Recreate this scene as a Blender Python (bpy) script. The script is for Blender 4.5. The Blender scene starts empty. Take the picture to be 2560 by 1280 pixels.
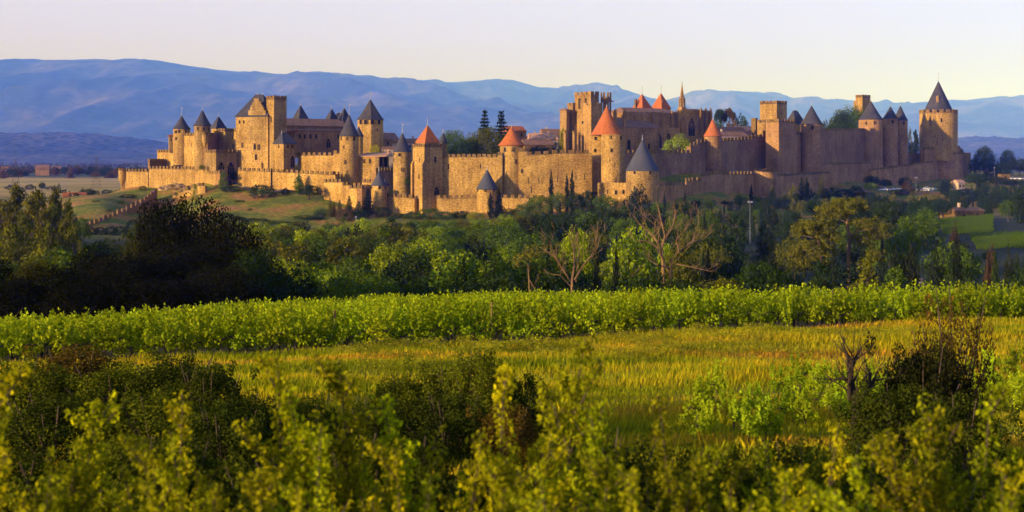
import bpy, math, random
import numpy as np
from mathutils import Vector, noise
R = math.radians
random.seed(7)
rng = np.random.default_rng(11)
sc = bpy.context.scene
col = sc.collection

# ------------------------------------------------------------------ camera, sky, sun, exposure
F, HY, CX = 3200.0, 400.0, 1280.0          # focal length, horizon row and centre column of the photograph, in its pixels
cam = bpy.data.cameras.new('camera'); cam.lens = 45; cam.sensor_width = 36
cam.shift_y = -0.09375; cam.clip_start = 0.3; cam.clip_end = 150000
cam.dof.use_dof = True; cam.dof.focus_distance = 500; cam.dof.aperture_fstop = 2.6
camo = bpy.data.objects.new('camera', cam); col.objects.link(camo)
camo.rotation_euler = (R(90), 0, 0); sc.camera = camo

SUN_AZ, SUN_EL = 55.0, 9.0
world = bpy.data.worlds.new("World"); sc.world = world; world.use_nodes = True
wn = world.node_tree; bg = wn.nodes['Background']
sky = wn.nodes.new('ShaderNodeTexSky'); sky.sky_type = 'NISHITA'; sky.sun_disc = False
sky.sun_elevation = R(SUN_EL); sky.sun_rotation = R(180 + SUN_AZ)
sky.air_density = 1.0; sky.dust_density = 1.0; sky.ozone_density = 2.0
# a thin bright veil of high cloud, faded out overhead to cut ambient light
veil = wn.nodes.new('ShaderNodeMix'); veil.data_type = 'RGBA'; veil.inputs[0].default_value = 0.62
tc = wn.nodes.new('ShaderNodeTexCoord'); sxyz = wn.nodes.new('ShaderNodeSeparateXYZ'); mrv = wn.nodes.new('ShaderNodeMapRange')
wn.links.new(tc.outputs['Generated'], sxyz.inputs[0]); wn.links.new(sxyz.outputs['Z'], mrv.inputs[0])
vc = wn.nodes.new('ShaderNodeMix'); vc.data_type = 'RGBA'; vc.inputs[6].default_value = (3.0, 2.72, 11.2, 1); vc.inputs[7].default_value = (3.25, 3.2, 7.0, 1)
mrc = wn.nodes.new('ShaderNodeMapRange'); mrc.inputs[1].default_value = 0.045; mrc.inputs[2].default_value = 0.125
wn.links.new(sxyz.outputs['Z'], mrc.inputs[0]); wn.links.new(mrc.outputs[0], vc.inputs[0]); wn.links.new(vc.outputs[2], veil.inputs[7])
mrv.inputs[1].default_value = 0.13; mrv.inputs[2].default_value = 0.36; mrv.inputs[3].default_value = 0.97; mrv.inputs[4].default_value = 0.06
wn.links.new(mrv.outputs[0], veil.inputs[0])
wn.links.new(sky.outputs[0], veil.inputs[6]); wn.links.new(veil.outputs[2], bg.inputs[0]); bg.inputs[1].default_value = 0.15
S = Vector((-math.sin(R(SUN_AZ)) * math.cos(R(SUN_EL)), -math.cos(R(SUN_AZ)) * math.cos(R(SUN_EL)), math.sin(R(SUN_EL))))
sun = bpy.data.lights.new('sun', 'SUN'); sun.energy = 4.6; sun.angle = R(0.5); sun.color = (1.0, 0.74, 0.42)
suno = bpy.data.objects.new('sun', sun); col.objects.link(suno)
suno.rotation_euler = (-S).to_track_quat('-Z', 'Y').to_euler()
sc.view_settings.view_transform = 'Standard'; sc.view_settings.look = 'None'
sc.view_settings.gamma = 1; sc.view_settings.exposure = 0.7
sc.cycles.use_denoising = True
sc.cycles.max_bounces = 6; sc.cycles.diffuse_bounces = 3; sc.cycles.transmission_bounces = 4
sc.cycles.transparent_max_bounces = 4; sc.cycles.volume_bounces = 1

# ------------------------------------------------------------------ materials
def newmat(name):
    m = bpy.data.materials.new(name); m.use_nodes = True
    nt = m.node_tree; b = nt.nodes['Principled BSDF']
    b.inputs['Roughness'].default_value = 0.9
    b.inputs['Specular IOR Level'].default_value = 0.15
    return m, nt, b
def N(nt, t, **kw):
    n = nt.nodes.new(t)
    for k, v in kw.items():
        if hasattr(n, k): setattr(n, k, v)
        else: n.inputs[k].default_value = v
    return n
def ramp(nt, fac, stops):
    r = nt.nodes.new('ShaderNodeValToRGB'); e = r.color_ramp.elements
    e[0].position, e[0].color = stops[0][0], (*stops[0][1], 1)
    e[1].position, e[1].color = stops[-1][0], (*stops[-1][1], 1)
    for p, c in stops[1:-1]:
        x = e.new(p); x.color = (*c, 1)
    nt.links.new(fac, r.inputs[0]); return r
def posmap(nt, scale):
    g = nt.nodes.new('ShaderNodeNewGeometry'); mp = nt.nodes.new('ShaderNodeMapping')
    mp.inputs['Scale'].default_value = scale
    nt.links.new(g.outputs['Position'], mp.inputs[0]); return mp.outputs[0]
def mixc(nt, fac, a, b, mode='MIX'):
    m = nt.nodes.new('ShaderNodeMix'); m.data_type = 'RGBA'; m.blend_type = mode
    for i, v in ((0, fac), (6, a), (7, b)):
        if hasattr(v, 'is_output') or isinstance(v, bpy.types.NodeSocket): nt.links.new(v, m.inputs[i])
        elif isinstance(v, (tuple, list)): m.inputs[i].default_value = (*v, 1)
        else: m.inputs[i].default_value = v
    return m.outputs[2]
def stone_mat(name, base, dark, light, course=2.6, speck=1.15):
    m, nt, b = newmat(name)
    v1 = posmap(nt, (speck, speck, course * speck * 0.62))
    n1 = N(nt, 'ShaderNodeTexNoise'); n1.inputs['Scale'].default_value = 1.0; n1.inputs['Detail'].default_value = 3; n1.inputs['Roughness'].default_value = 0.65
    nt.links.new(v1, n1.inputs['Vector'])
    r1 = ramp(nt, n1.outputs['Fac'], [(0.34, dark), (0.5, base), (0.68, light)])
    # broad weathering and rain streaks
    n2 = N(nt, 'ShaderNodeTexNoise'); n2.inputs['Scale'].default_value = 1.0; n2.inputs['Detail'].default_value = 4
    nt.links.new(posmap(nt, (0.12, 0.12, 0.10)), n2.inputs['Vector'])
    n3 = N(nt, 'ShaderNodeTexNoise'); n3.inputs['Scale'].default_value = 1.0; n3.inputs['Detail'].default_value = 3
    nt.links.new(posmap(nt, (0.7, 0.7, 0.05)), n3.inputs['Vector'])
    r2 = ramp(nt, n2.outputs['Fac'], [(0.35, (0.70, 0.66, 0.62)), (0.65, (1.12, 1.10, 1.06))])
    r3 = ramp(nt, n3.outputs['Fac'], [(0.36, (0.74, 0.72, 0.70)), (0.56, (1.05, 1.05, 1.05))])
    c = mixc(nt, 1.0, r1.outputs[0], r2.outputs[0], 'MULTIPLY')
    c = mixc(nt, 0.75, c, r3.outputs[0], 'MULTIPLY')
    # single pale and dark stones
    vo = N(nt, 'ShaderNodeTexVoronoi'); vo.inputs['Scale'].default_value = 1.0
    nt.links.new(posmap(nt, (1.6, 1.6, 3.0)), vo.inputs['Vector'])
    r4 = ramp(nt, vo.outputs['Color'], [(0.0, (0.72, 0.70, 0.68)), (0.45, (1, 1, 1)), (0.8, (1.0, 1.0, 1.0)), (1.0, (1.6, 1.6, 1.5))])
    c = mixc(nt, 0.8, c, r4.outputs[0], 'MULTIPLY')
    oi = nt.nodes.new('ShaderNodeObjectInfo')      # each wall and tower was built of its own stone
    r5 = ramp(nt, oi.outputs['Random'], [(0.0, (0.72, 0.72, 0.72)), (0.35, (0.88, 0.83, 0.70)), (0.65, (0.95, 0.91, 0.80)), (1.0, (1.03, 0.96, 0.74))])
    c = mixc(nt, 1.0, c, r5.outputs[0], 'MULTIPLY')
    nt.links.new(c, b.inputs['Base Color'])
    bp = N(nt, 'ShaderNodeBump'); bp.inputs['Strength'].default_value = 0.9; bp.inputs['Distance'].default_value = 0.22
    nt.links.new(n1.outputs['Fac'], bp.inputs['Height']); nt.links.new(bp.outputs[0], b.inputs['Normal'])
    return m
def roof_mat(name, c, moss, var=0.3):
    m, nt, b = newmat(name)
    n1 = N(nt, 'ShaderNodeTexNoise'); n1.inputs['Scale'].default_value = 1.0; n1.inputs['Detail'].default_value = 4; nt.links.new(posmap(nt, (1.0, 1.0, 3.2)), n1.inputs['Vector'])
    n2 = N(nt, 'ShaderNodeTexNoise'); n2.inputs['Scale'].default_value = 1.0; n2.inputs['Detail'].default_value = 4; nt.links.new(posmap(nt, (0.3, 0.3, 0.14)), n2.inputs['Vector'])
    r = ramp(nt, n1.outputs['Fac'], [(0.3, tuple(x * (1 - var) for x in c)), (0.7, tuple(min(1, x * (1 + var)) for x in c))])
    r2 = ramp(nt, n2.outputs['Fac'], [(0.48, (0, 0, 0)), (0.68, (0.75, 0.75, 0.75))])
    nt.links.new(mixc(nt, r2.outputs[0], r.outputs[0], moss), b.inputs['Base Color'])
    bp = N(nt, 'ShaderNodeBump'); bp.inputs['Strength'].default_value = 0.7; bp.inputs['Distance'].default_value = 0.25
    nt.links.new(n1.outputs['Fac'], bp.inputs['Height']); nt.links.new(bp.outputs[0], b.inputs['Normal']); return m
def flat_mat(name, c, var=0.25, scale=2.0, rough=0.9, spec=0.15, zs=1.0):
    m, nt, b = newmat(name); b.inputs['Roughness'].default_value = rough; b.inputs['Specular IOR Level'].default_value = spec
    n1 = N(nt, 'ShaderNodeTexNoise'); n1.inputs['Scale'].default_value = 1.0; n1.inputs['Detail'].default_value = 4
    nt.links.new(posmap(nt, (scale, scale, scale * zs)), n1.inputs['Vector'])
    r = ramp(nt, n1.outputs['Fac'], [(0.3, tuple(x * (1 - var) for x in c)), (0.7, tuple(min(1, x * (1 + var)) for x in c))])
    nt.links.new(r.outputs[0], b.inputs['Base Color'])
    return m
M = {}
M['stone'] = stone_mat('sandstone', (0.43, 0.272, 0.070), (0.26, 0.152, 0.038), (0.60, 0.41, 0.14))
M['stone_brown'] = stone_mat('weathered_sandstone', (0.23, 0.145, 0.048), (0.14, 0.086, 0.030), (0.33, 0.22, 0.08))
M['stone_red_shade'] = stone_mat('shade_red_sandstone', (0.37, 0.215, 0.085), (0.25, 0.14, 0.055), (0.48, 0.30, 0.13), speck=1.0)  # mostly for walls in shade, the red-brown shade tone put into its colour
M['ashlar'] = stone_mat('church_ashlar', (0.36, 0.22, 0.075), (0.26, 0.155, 0.05), (0.42, 0.27, 0.10), speck=0.8)
M['rock'] = stone_mat('rock', (0.36, 0.26, 0.15), (0.2, 0.14, 0.08), (0.5, 0.37, 0.22), course=1.2, speck=0.6)
M['slate'] = roof_mat('slate', (0.048, 0.045, 0.052), (0.085, 0.07, 0.055))
M['slate_smooth'] = roof_mat('smooth_slate', (0.062, 0.064, 0.074), (0.085, 0.08, 0.08), .2)
M['tile'] = roof_mat('terracotta_tile', (0.42, 0.115, 0.026), (0.24, 0.095, 0.035), .35)
M['tile_brown'] = roof_mat('old_brown_tile', (0.24, 0.125, 0.07), (0.15, 0.09, 0.055), .35)
M['tile_pink'] = flat_mat('pink_tile', (0.50, 0.27, 0.15), 0.3, 0.8)
M['dark'] = flat_mat('dark_opening', (0.012, 0.010, 0.010), 0.1)
M['lead'] = flat_mat('lead', (0.35, 0.34, 0.33), 0.1)
M['plaster'] = flat_mat('plaster', (0.45, 0.33, 0.22), 0.15, 0.5)
M['white'] = flat_mat('white_plaster', (0.75, 0.70, 0.66), 0.08)
M['bark'] = flat_mat('bark', (0.075, 0.052, 0.034), 0.4, 3.0)
M['bark_pale'] = flat_mat('pale_dead_wood', (0.19, 0.11, 0.045), 0.35, 1.2, zs=0.3)
M['bark_dark'] = flat_mat('dark_dead_wood', (0.035, 0.024, 0.016), 0.35, 4.0, zs=0.3)
M['metal'] = flat_mat('galvanised_metal', (0.17, 0.17, 0.18), 0.15)

def leaf_mat(name, trans=0.35, var=0.35):
    m = bpy.data.materials.new(name); m.use_nodes = True; nt = m.node_tree
    nt.nodes.clear()
    out = nt.nodes.new('ShaderNodeOutputMaterial'); oi = nt.nodes.new('ShaderNodeObjectInfo'); g = nt.nodes.new('ShaderNodeNewGeometry')
    r = ramp(nt, g.outputs['Random Per Island'], [(0.0, (1 - var, 1 - var, 1 - var * 0.6)), (0.75, (1.0, 1.0, 1.0)), (1.0, (1 + var * 1.6, 1 + var * 1.3, 1 + var * 0.4))])
    c = mixc(nt, 1.0, oi.outputs['Color'], r.outputs[0], 'MULTIPLY')
    d = nt.nodes.new('ShaderNodeBsdfDiffuse'); t = nt.nodes.new('ShaderNodeBsdfTranslucent')
    nt.links.new(c, d.inputs[0])
    tc = mixc(nt, 1.0, c, (1.25, 1.15, 0.5), 'MULTIPLY'); nt.links.new(tc, t.inputs[0])
    mx = nt.nodes.new('ShaderNodeMixShader'); mx.inputs[0].default_value = trans
    nt.links.new(d.outputs[0], mx.inputs[1]); nt.links.new(t.outputs[0], mx.inputs[2])
    nt.links.new(mx.outputs[0], out.inputs[0]); return m
M['leaf'] = leaf_mat('tree_leaves', 0.2)
M['leaf_vine'] = leaf_mat('vine_leaves', 0.4, 0.3)
M['leaf_near'] = leaf_mat('sapling_leaves', 0.35, 0.45)

# ------------------------------------------------------------------ helpers
def P(px, py, d): return Vector(((px - CX) * d / F, d, (HY - py) * d / F))
def zof(py, d): return (HY - py) * d / F
def link(o, parent=None):
    col.objects.link(o)
    if parent is not None: o.parent = parent
    return o
def tag(o, label=None, cat=None, group=None, kind=None):
    for k, v in (('label', label), ('category', cat), ('group', group), ('kind', kind)):
        if v: o[k] = v
    return o
def thing(name, label, cat, loc, rz=0.0, group=None):
    o = bpy.data.objects.new(name, None); o.empty_display_size = 0.5
    o.location = loc; o.rotation_euler = (0, 0, rz)
    link(o); o['kind'] = 'thing'; return tag(o, label, cat, group)
class MB:
    def __init__(s): s.v = []; s.f = []; s.m = []; s.cur = 0
    def add(s, vs, fs):
        b = len(s.v); s.v += [tuple(v) for v in vs]
        for f in fs: s.f.append(tuple(b + i for i in f)); s.m.append(s.cur)
    def box(s, x0, x1, y0, y1, z0, z1):
        s.hexa([(x0, y0, z0), (x1, y0, z0), (x1, y1, z0), (x0, y1, z0), (x0, y0, z1), (x1, y0, z1), (x1, y1, z1), (x0, y1, z1)])
    def hexa(s, p):
        s.add(p, [(0, 3, 2, 1), (4, 5, 6, 7), (0, 1, 5, 4), (1, 2, 6, 5), (2, 3, 7, 6), (3, 0, 4, 7)])
    def prism(s, poly, z0, z1):
        n = len(poly); vs = [(x, y, z0) for x, y in poly] + [(x, y, z1) for x, y in poly]
        s.add(vs, [tuple(range(n - 1, -1, -1)), tuple(range(n, 2 * n))] + [(i, (i + 1) % n, n + (i + 1) % n, n + i) for i in range(n)])
    def vprism(s, poly, y0, y1):      # polygon in x,z swept along y
        n = len(poly); vs = [(x, y0, z) for x, z in poly] + [(x, y1, z) for x, z in poly]
        s.add(vs, [tuple(range(n)), tuple(range(2 * n - 1, n - 1, -1))] + [(i, n + i, n + (i + 1) % n, (i + 1) % n) for i in range(n)])
    def lathe(s, prof, n=28, cx=0, cy=0, rot=0.0):
        vs = []; fs = []
        for r, z in prof:
            for i in range(n):
                a = 2 * math.pi * i / n + rot; vs.append((cx + r * math.cos(a), cy + r * math.sin(a), z))
        for k in range(len(prof) - 1):
            for i in range(n):
                j = (i + 1) % n; fs.append((k * n + i, k * n + j, (k + 1) * n + j, (k + 1) * n + i))
        fs.append(tuple(range(n - 1, -1, -1))); fs.append(tuple((len(prof) - 1) * n + i for i in range(n)))
        s.add(vs, fs)
    def tube(s, pts, rad, n=6):
        pts = [Vector(p) for p in pts]; vs = []; fs = []
        for k, p in enumerate(pts):
            t = (pts[min(k + 1, len(pts) - 1)] - pts[max(k - 1, 0)]).normalized()
            u = t.cross(Vector((0, 0, 1)) if abs(t.z) < 0.9 else Vector((1, 0, 0))).normalized(); w = t.cross(u)
            r = rad[k] if isinstance(rad, (list, tuple)) else rad
            for i in range(n):
                a = 2 * math.pi * i / n; q = p + (u * math.cos(a) + w * math.sin(a)) * r; vs.append(q)
        for k in range(len(pts) - 1):
            for i in range(n):
                j = (i + 1) % n; fs.append((k * n + i, k * n + j, (k + 1) * n + j, (k + 1) * n + i))
        fs.append(tuple(range(n))); fs.append(tuple((len(pts) - 1) * n + i for i in range(n - 1, -1, -1)))
        s.add(vs, fs)
    def build(s, name, mats, parent=None, loc=None, rz=None, smooth=False):
        me = bpy.data.meshes.new(name); me.from_pydata(s.v, [], s.f)
        for m in (mats if isinstance(mats, (list, tuple)) else [mats]): me.materials.append(m)
        me.polygons.foreach_set('material_index', s.m)
        if smooth: me.shade_smooth()
        me.update(); o = bpy.data.objects.new(name, me)
        if loc is not None: o.location = loc
        if rz is not None: o.rotation_euler = (0, 0, rz)
        return link(o, parent)
def np_mesh(name, v, f, mats):
    me = bpy.data.meshes.new(name); v = np.asarray(v, np.float32); f = np.asarray(f, np.int32)
    me.vertices.add(len(v)); me.vertices.foreach_set('co', v.ravel())
    k = f.shape[1]; me.loops.add(f.size); me.loops.foreach_set('vertex_index', f.ravel())
    me.polygons.add(len(f)); me.polygons.foreach_set('loop_start', np.arange(0, f.size, k, dtype=np.int32))
    for m in (mats if isinstance(mats, (list, tuple)) else [mats]): me.materials.append(m)
    me.update(calc_edges=True); return me

# ------------------------------------------------------------------ the ground
GC = [-800, 0, 250, 560, 800, 1000, 1300, 1650, 2000, 2300, 2560, 3400]
GT = {
 -60: [-0.6]*12, 0: [-1.6]*12, 5: [-2.4]*12, 10: [-3.5]*12, 20: [-4.9]*12, 30: [-5.9]*12, 40: [-6.8]*12,
 50: [-8.4,-8.0,-7.9,-7.7,-7.65,-7.6,-7.5,-7.3,-7.2,-7.1,-7.0,-6.8],
 64: [-10.4,-9.9,-9.7,-9.1,-8.9,-8.8,-8.6,-8.4,-8.2,-8.15,-8.1,-7.8],
 75: [-11.8,-11.25,-11.0,-10.4,-10.2,-10,-9.8,-9.7,-9.6,-9.5,-9.4,-9.2],
 100: [-15.2,-14.5,-14.3,-13.5,-12.9,-12.5,-12.2,-12.3,-12.6,-13,-13.2,-13.5],
 115: [-17,-16.5,-16.2,-15.8,-15,-14.5,-14.2,-14.3,-14.6,-15,-15.2,-15.5],
 140: [-20.5,-20,-20,-20,-19.5,-19.5,-19.2,-19.2,-19.4,-19.5,-19.5,-19],
 170: [-25]*9 + [-23.5,-22.5,-21], 220: [-28.5]*9 + [-24.5,-23,-22],
 300: [-29.5]*8 + [-28,-24,-22.5,-21],
 400: [-29,-29,-30,-30,-30,-30,-30,-29,-27,-24,-23,-22],
 460: [-29,-29,-29.5,-30,-30,-29.5,-29,-28.5,-27,-23,-21.3,-20],
 500: [-29,-29,-28.5,-29.5,-29.5,-28.5,-27,-25.5,-26,-23.5,-21,-19],
 545: [-28,-28,-26,-26.5,-27,-25.2,-24.5,-20.5,-25,-24,-21.5,-18],
 575: [-28,-27.5,-22,-23,-21,-23,-20,-15,-24.5,-23.5,-21,-17],
 610: [-27,-27,-18.5,-17.2,-15,-14,-10,-7,-23.5,-23,-20,-16],
 650: [-26,-26,-17.5,-8,-5,-4,-2,0,-20.5,-22,-18,-14],
 700: [-26,-26,-19,-5,-3,0,0,1,-15,-18.2,-15,-11],
 760: [-25,-25,-23,-5,-2,0,0,1,0,-15.5,-12,-9],
 800: [-25,-25,-24,-8,-4,0,0,1,0,-12,-10.5,-8],
 900: [-25,-25,-25,-24,-14,-10,-6,-4,-4,-4,-9,-9],
 1050: [-25]*10 + [-14,-14], 1300: [-25]*12, 3000: [-25]*12, 90000: [-25]*12}
# one more column where the ground drops away beside the stepped wall
_x = {500: -29.5, 545: -28.8, 575: -28.2, 610: -25.5, 650: -18.2, 700: -9}
for _k in GT: GT[_k] = GT[_k][:3] + [_x.get(_k, (GT[_k][2] + GT[_k][3]) / 2)] + GT[_k][3:]
GC = GC[:3] + [385] + GC[3:]
GD = np.array(sorted(GT)); GZ = np.array([GT[k] for k in sorted(GT)], float); GCa = np.array(GC, float)
def ground(X, Y):
    X = np.asarray(X, float); Y = np.asarray(Y, float)
    px = CX + F * X / np.maximum(Y, 20.0)
    px = np.clip(px, GCa[0], GCa[-1]); i = np.clip(np.searchsorted(GCa, px) - 1, 0, len(GC) - 2)
    t = (px - GCa[i]) / (GCa[i + 1] - GCa[i]); t = t * t * (3 - 2 * t)
    y = np.clip(Y, GD[0], GD[-1]); j = np.clip(np.searchsorted(GD, y) - 1, 0, len(GD) - 2)
    u = (y - GD[j]) / (GD[j + 1] - GD[j])
    z = (GZ[j, i] * (1 - t) + GZ[j, i + 1] * t) * (1 - u) + (GZ[j + 1, i] * (1 - t) + GZ[j + 1, i + 1] * t) * u
    return z + 0.10 * np.sin(X * 0.37 + Y * 0.21) * np.sin(Y * 0.29 - X * 0.13) * np.clip(Y / 30.0, 0, 1)
def gz(px, d): return float(ground((px - CX) * d / F, d))

def ground_mat():
    m, nt, b = newmat('ground_cover')
    g = nt.nodes.new('ShaderNodeNewGeometry'); sp = nt.nodes.new('ShaderNodeSeparateXYZ'); nt.links.new(g.outputs['Position'], sp.inputs[0])
    def nz(scale, detail=4, zs=1.0):
        n = N(nt, 'ShaderNodeTexNoise'); n.inputs['Scale'].default_value = 1.0; n.inputs['Detail'].default_value = detail
        nt.links.new(posmap(nt, (scale, scale, scale * zs)), n.inputs['Vector']); return n.outputs['Fac']
    def step(a, c):     # 0 below a metres away, 1 beyond c
        mr = nt.nodes.new('ShaderNodeMapRange'); mr.inputs[1].default_value = a; mr.inputs[2].default_value = c
        nt.links.new(sp.outputs['Y'], mr.inputs[0]); return mr.outputs[0]
    near = ramp(nt, nz(0.35), [(0.3, (0.12, 0.08, 0.020)), (0.5, (0.22, 0.13, 0.035)), (0.7, (0.32, 0.17, 0.06))]).outputs[0]
    hill = ramp(nt, nz(0.055, 6), [(0.40, (0.12, 0.14, 0.006)), (0.49, (0.22, 0.19, 0.009)), (0.55, (0.30, 0.155, 0.026)), (0.66, (0.36, 0.17, 0.045))]).outputs[0]
    hill2 = ramp(nt, nz(0.5, 4), [(0.35, (0.62, 0.62, 0.62)), (0.65, (1.2, 1.2, 1.2))]).outputs[0]
    hill = mixc(nt, 1.0, hill, hill2, 'MULTIPLY')
    wood = (0.03, 0.035, 0.012)
    fields = ramp(nt, nz(0.0045, 2), [(0.40, (0.34, 0.23, 0.045)), (0.46, (0.46, 0.29, 0.07)), (0.56, (0.50, 0.32, 0.08)), (0.66, (0.24, 0.20, 0.04))]).outputs[0]
    far = ramp(nt, nz(0.0022, 3), [(0.42, (0.05, 0.065, 0.03)), (0.55, (0.10, 0.11, 0.05)), (0.66, (0.22, 0.20, 0.10))]).outputs[0]
    c = mixc(nt, step(108, 125), near, wood); c = mixc(nt, step(465, 500), c, hill)
    c = mixc(nt, step(830, 950), c, fields); c = mixc(nt, step(1750, 1950), c, far)
    nt.links.new(c, b.inputs['Base Color'])
    bp = N(nt, 'ShaderNodeBump'); bp.inputs['Strength'].default_value = 0.8; bp.inputs['Distance'].default_value = 0.5
    nt.links.new(nz(1.2, 5), bp.inputs['Height']); nt.links.new(bp.outputs[0], b.inputs['Normal'])
    return m
def build_ground():
    ks = np.concatenate([np.linspace(-2.6, -0.55, 30)[:-1], np.linspace(-0.55, 0.55, 190), np.linspace(0.55, 2.6, 30)[1:]])
    ds = np.concatenate([np.linspace(-60, 0, 8)[:-1], np.linspace(0, 120, 90)[:-1], np.linspace(120, 480, 70)[:-1], np.linspace(480, 1000, 170)[:-1], np.geomspace(1000, 80000, 90)])
    K, D = np.meshgrid(ks, ds); X = K * (D + 62); Z = ground(X, D)
    v = np.stack([X, D, Z], -1).reshape(-1, 3); nc = len(ks); nr = len(ds)
    idx = np.arange(nc * nr).reshape(nr, nc)
    f = np.stack([idx[:-1, :-1], idx[:-1, 1:], idx[1:, 1:], idx[1:, :-1]], -1).reshape(-1, 4)
    me = np_mesh('ground', v, f, ground_mat()); me.shade_smooth()
    tag(link(bpy.data.objects.new('ground', me)), kind='structure')
build_ground()

# ------------------------------------------------------------------ mountains and low hills: ridged height fields
def fbm(x, y, o=5, seed=0.0, ridged=False):
    v = 0.0; a = 1.0; s = 0.0
    for k in range(o):
        n = noise.noise(Vector((x + seed, y - seed * 0.7, seed * 1.3 + k * 9.1)))
        if ridged: n = 1.0 - 2.0 * abs(n)
        v += a * n; s += a; a *= 0.5; x *= 2.03; y *= 2.03
    return v / s
def mountain_mat(name, green, pale, sc_, low, high):
    m, nt, b = newmat(name)
    n1 = N(nt, 'ShaderNodeTexNoise'); n1.inputs['Scale'].default_value = 1; n1.inputs['Detail'].default_value = 8; n1.inputs['Roughness'].default_value = 0.62
    nt.links.new(posmap(nt, (sc_, sc_, sc_ * 1.5)), n1.inputs['Vector'])
    n2 = N(nt, 'ShaderNodeTexNoise'); n2.inputs['Scale'].default_value = 1; n2.inputs['Detail'].default_value = 4
    nt.links.new(posmap(nt, (0.0043, 0.0043, 0.0043)), n2.inputs['Vector'])
    r = ramp(nt, n1.outputs['Fac'], [(low, green), (high, pale)])
    r2 = ramp(nt, n2.outputs['Fac'], [(0.35, (0.6, 0.6, 0.6)), (0.65, (1.35, 1.35, 1.35))])
    nt.links.new(mixc(nt, 1.0, r.outputs[0], r2.outputs[0], 'MULTIPLY'), b.inputs['Base Color'])
    bp = N(nt, 'ShaderNodeBump'); bp.inputs['Strength'].default_value = 0.7; bp.inputs['Distance'].default_value = 50
    nt.links.new(n2.outputs['Fac'], bp.inputs['Height']); nt.links.new(bp.outputs[0], b.inputs['Normal'])
    return m
def mountain(name, crest, d0, front, back, mat, amp, seed, nx=260, ny=70, rough=0.0, spur=900.0, power=1.15):
    px = np.array([c[0] for c in crest], float); py = np.array([c[1] for c in crest], float)
    xs = np.linspace(px[0], px[-1], nx); hs = (HY - np.interp(xs, px, py)) * d0 / F + 30
    v = []
    ss = np.concatenate([np.linspace(0, 1, ny), np.linspace(1, 2, 14)[1:]])
    for s in ss:
        d = d0 - front * (1 - s) if s <= 1 else d0 + back * (s - 1)
        for x, h in zip(xs, hs):
            X = (x - CX) * d0 / F                      # parallel ranges, not a fan
            if s <= 1:
                base = h * (s ** power)
                spr = fbm(X / spur, d / (spur * 1.9), 5, seed, True)
                z = base + amp * spr * (4 * s * (1 - s)) ** 0.8 * min(1.0, h / 300.0)
            else: z = h * (1 - (s - 1) ** 1.3)
            if rough: z += rough * noise.noise(Vector((X / 72.0, d / 72.0, seed))) * (0.4 + 0.6 * min(s, 1))
            v.append((X, d, z - 30))
    nr = len(ss); idx = np.arange(nr * nx).reshape(nr, nx)
    f = np.stack([idx[:-1, :-1], idx[:-1, 1:], idx[1:, 1:], idx[1:, :-1]], -1).reshape(-1, 4)
    me = np_mesh(name, v, f, mat); me.shade_smooth()
    return tag(link(bpy.data.objects.new(name, me)), kind='structure')
mm = mountain_mat('forested_mountain', (0.020, 0.024, 0.014), (0.16, 0.125, 0.075), 0.00040, 0.46, 0.70)
mm2 = mountain_mat('forested_mountain_pale', (0.024, 0.028, 0.017), (0.20, 0.16, 0.11), 0.00036, 0.46, 0.70)
mountain('mountains', [(-500,158),(-200,150),(0,155),(50,161),(110,158),(180,157),(270,157),(330,160),(370,157),(440,163),(490,171),(550,179),(620,190),(700,195),(770,201),(850,197),(940,199),(1000,207),(1050,216),(1100,229),(1160,250),(1230,277),(1330,310),(1450,352),(1600,398)], 45000, 21000, 12000, mm, 1000, 3.1, spur=4600)
mountain('mountains', [(760,300),(900,250),(1000,219),(1050,214),(1120,206),(1180,202),(1240,206),(1280,205),(1310,214),(1350,222),(1420,219),(1500,219),(1560,231),(1600,244),(1640,258),(1660,252),(1720,240),(1780,239),(1850,243),(1900,246),(1960,260),(2000,262),(2100,272),(2200,280),(2300,296),(2500,330)], 56000, 22000, 12000, mm2, 1050, 8.4, spur=4600)
mountain('mountains', [(1700,330),(1900,300),(2050,282),(2160,276),(2250,262),(2300,256),(2350,258),(2400,256),(2440,253),(2500,262),(2600,268),(2800,262),(3100,270)], 47000, 21000, 12000, mm2, 850, 15.7, spur=4600)
hm = mountain_mat('wooded_hill', (0.030, 0.036, 0.018), (0.105, 0.085, 0.045), 0.0017, 0.40, 0.66)
mountain('hills', [(-700,345),(-300,338),(-100,331),(60,335),(150,332),(220,335),(300,342),(380,352),(430,362),(600,372),(900,380),(1500,385),(2000,378),(2250,360),(2390,345),(2440,342),(2500,347),(2560,345),(2800,342),(3200,350)], 14000, 4200, 3000, hm, 30, 21.3, nx=1100, ny=80, rough=28.0, spur=1100, power=0.8)

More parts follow.
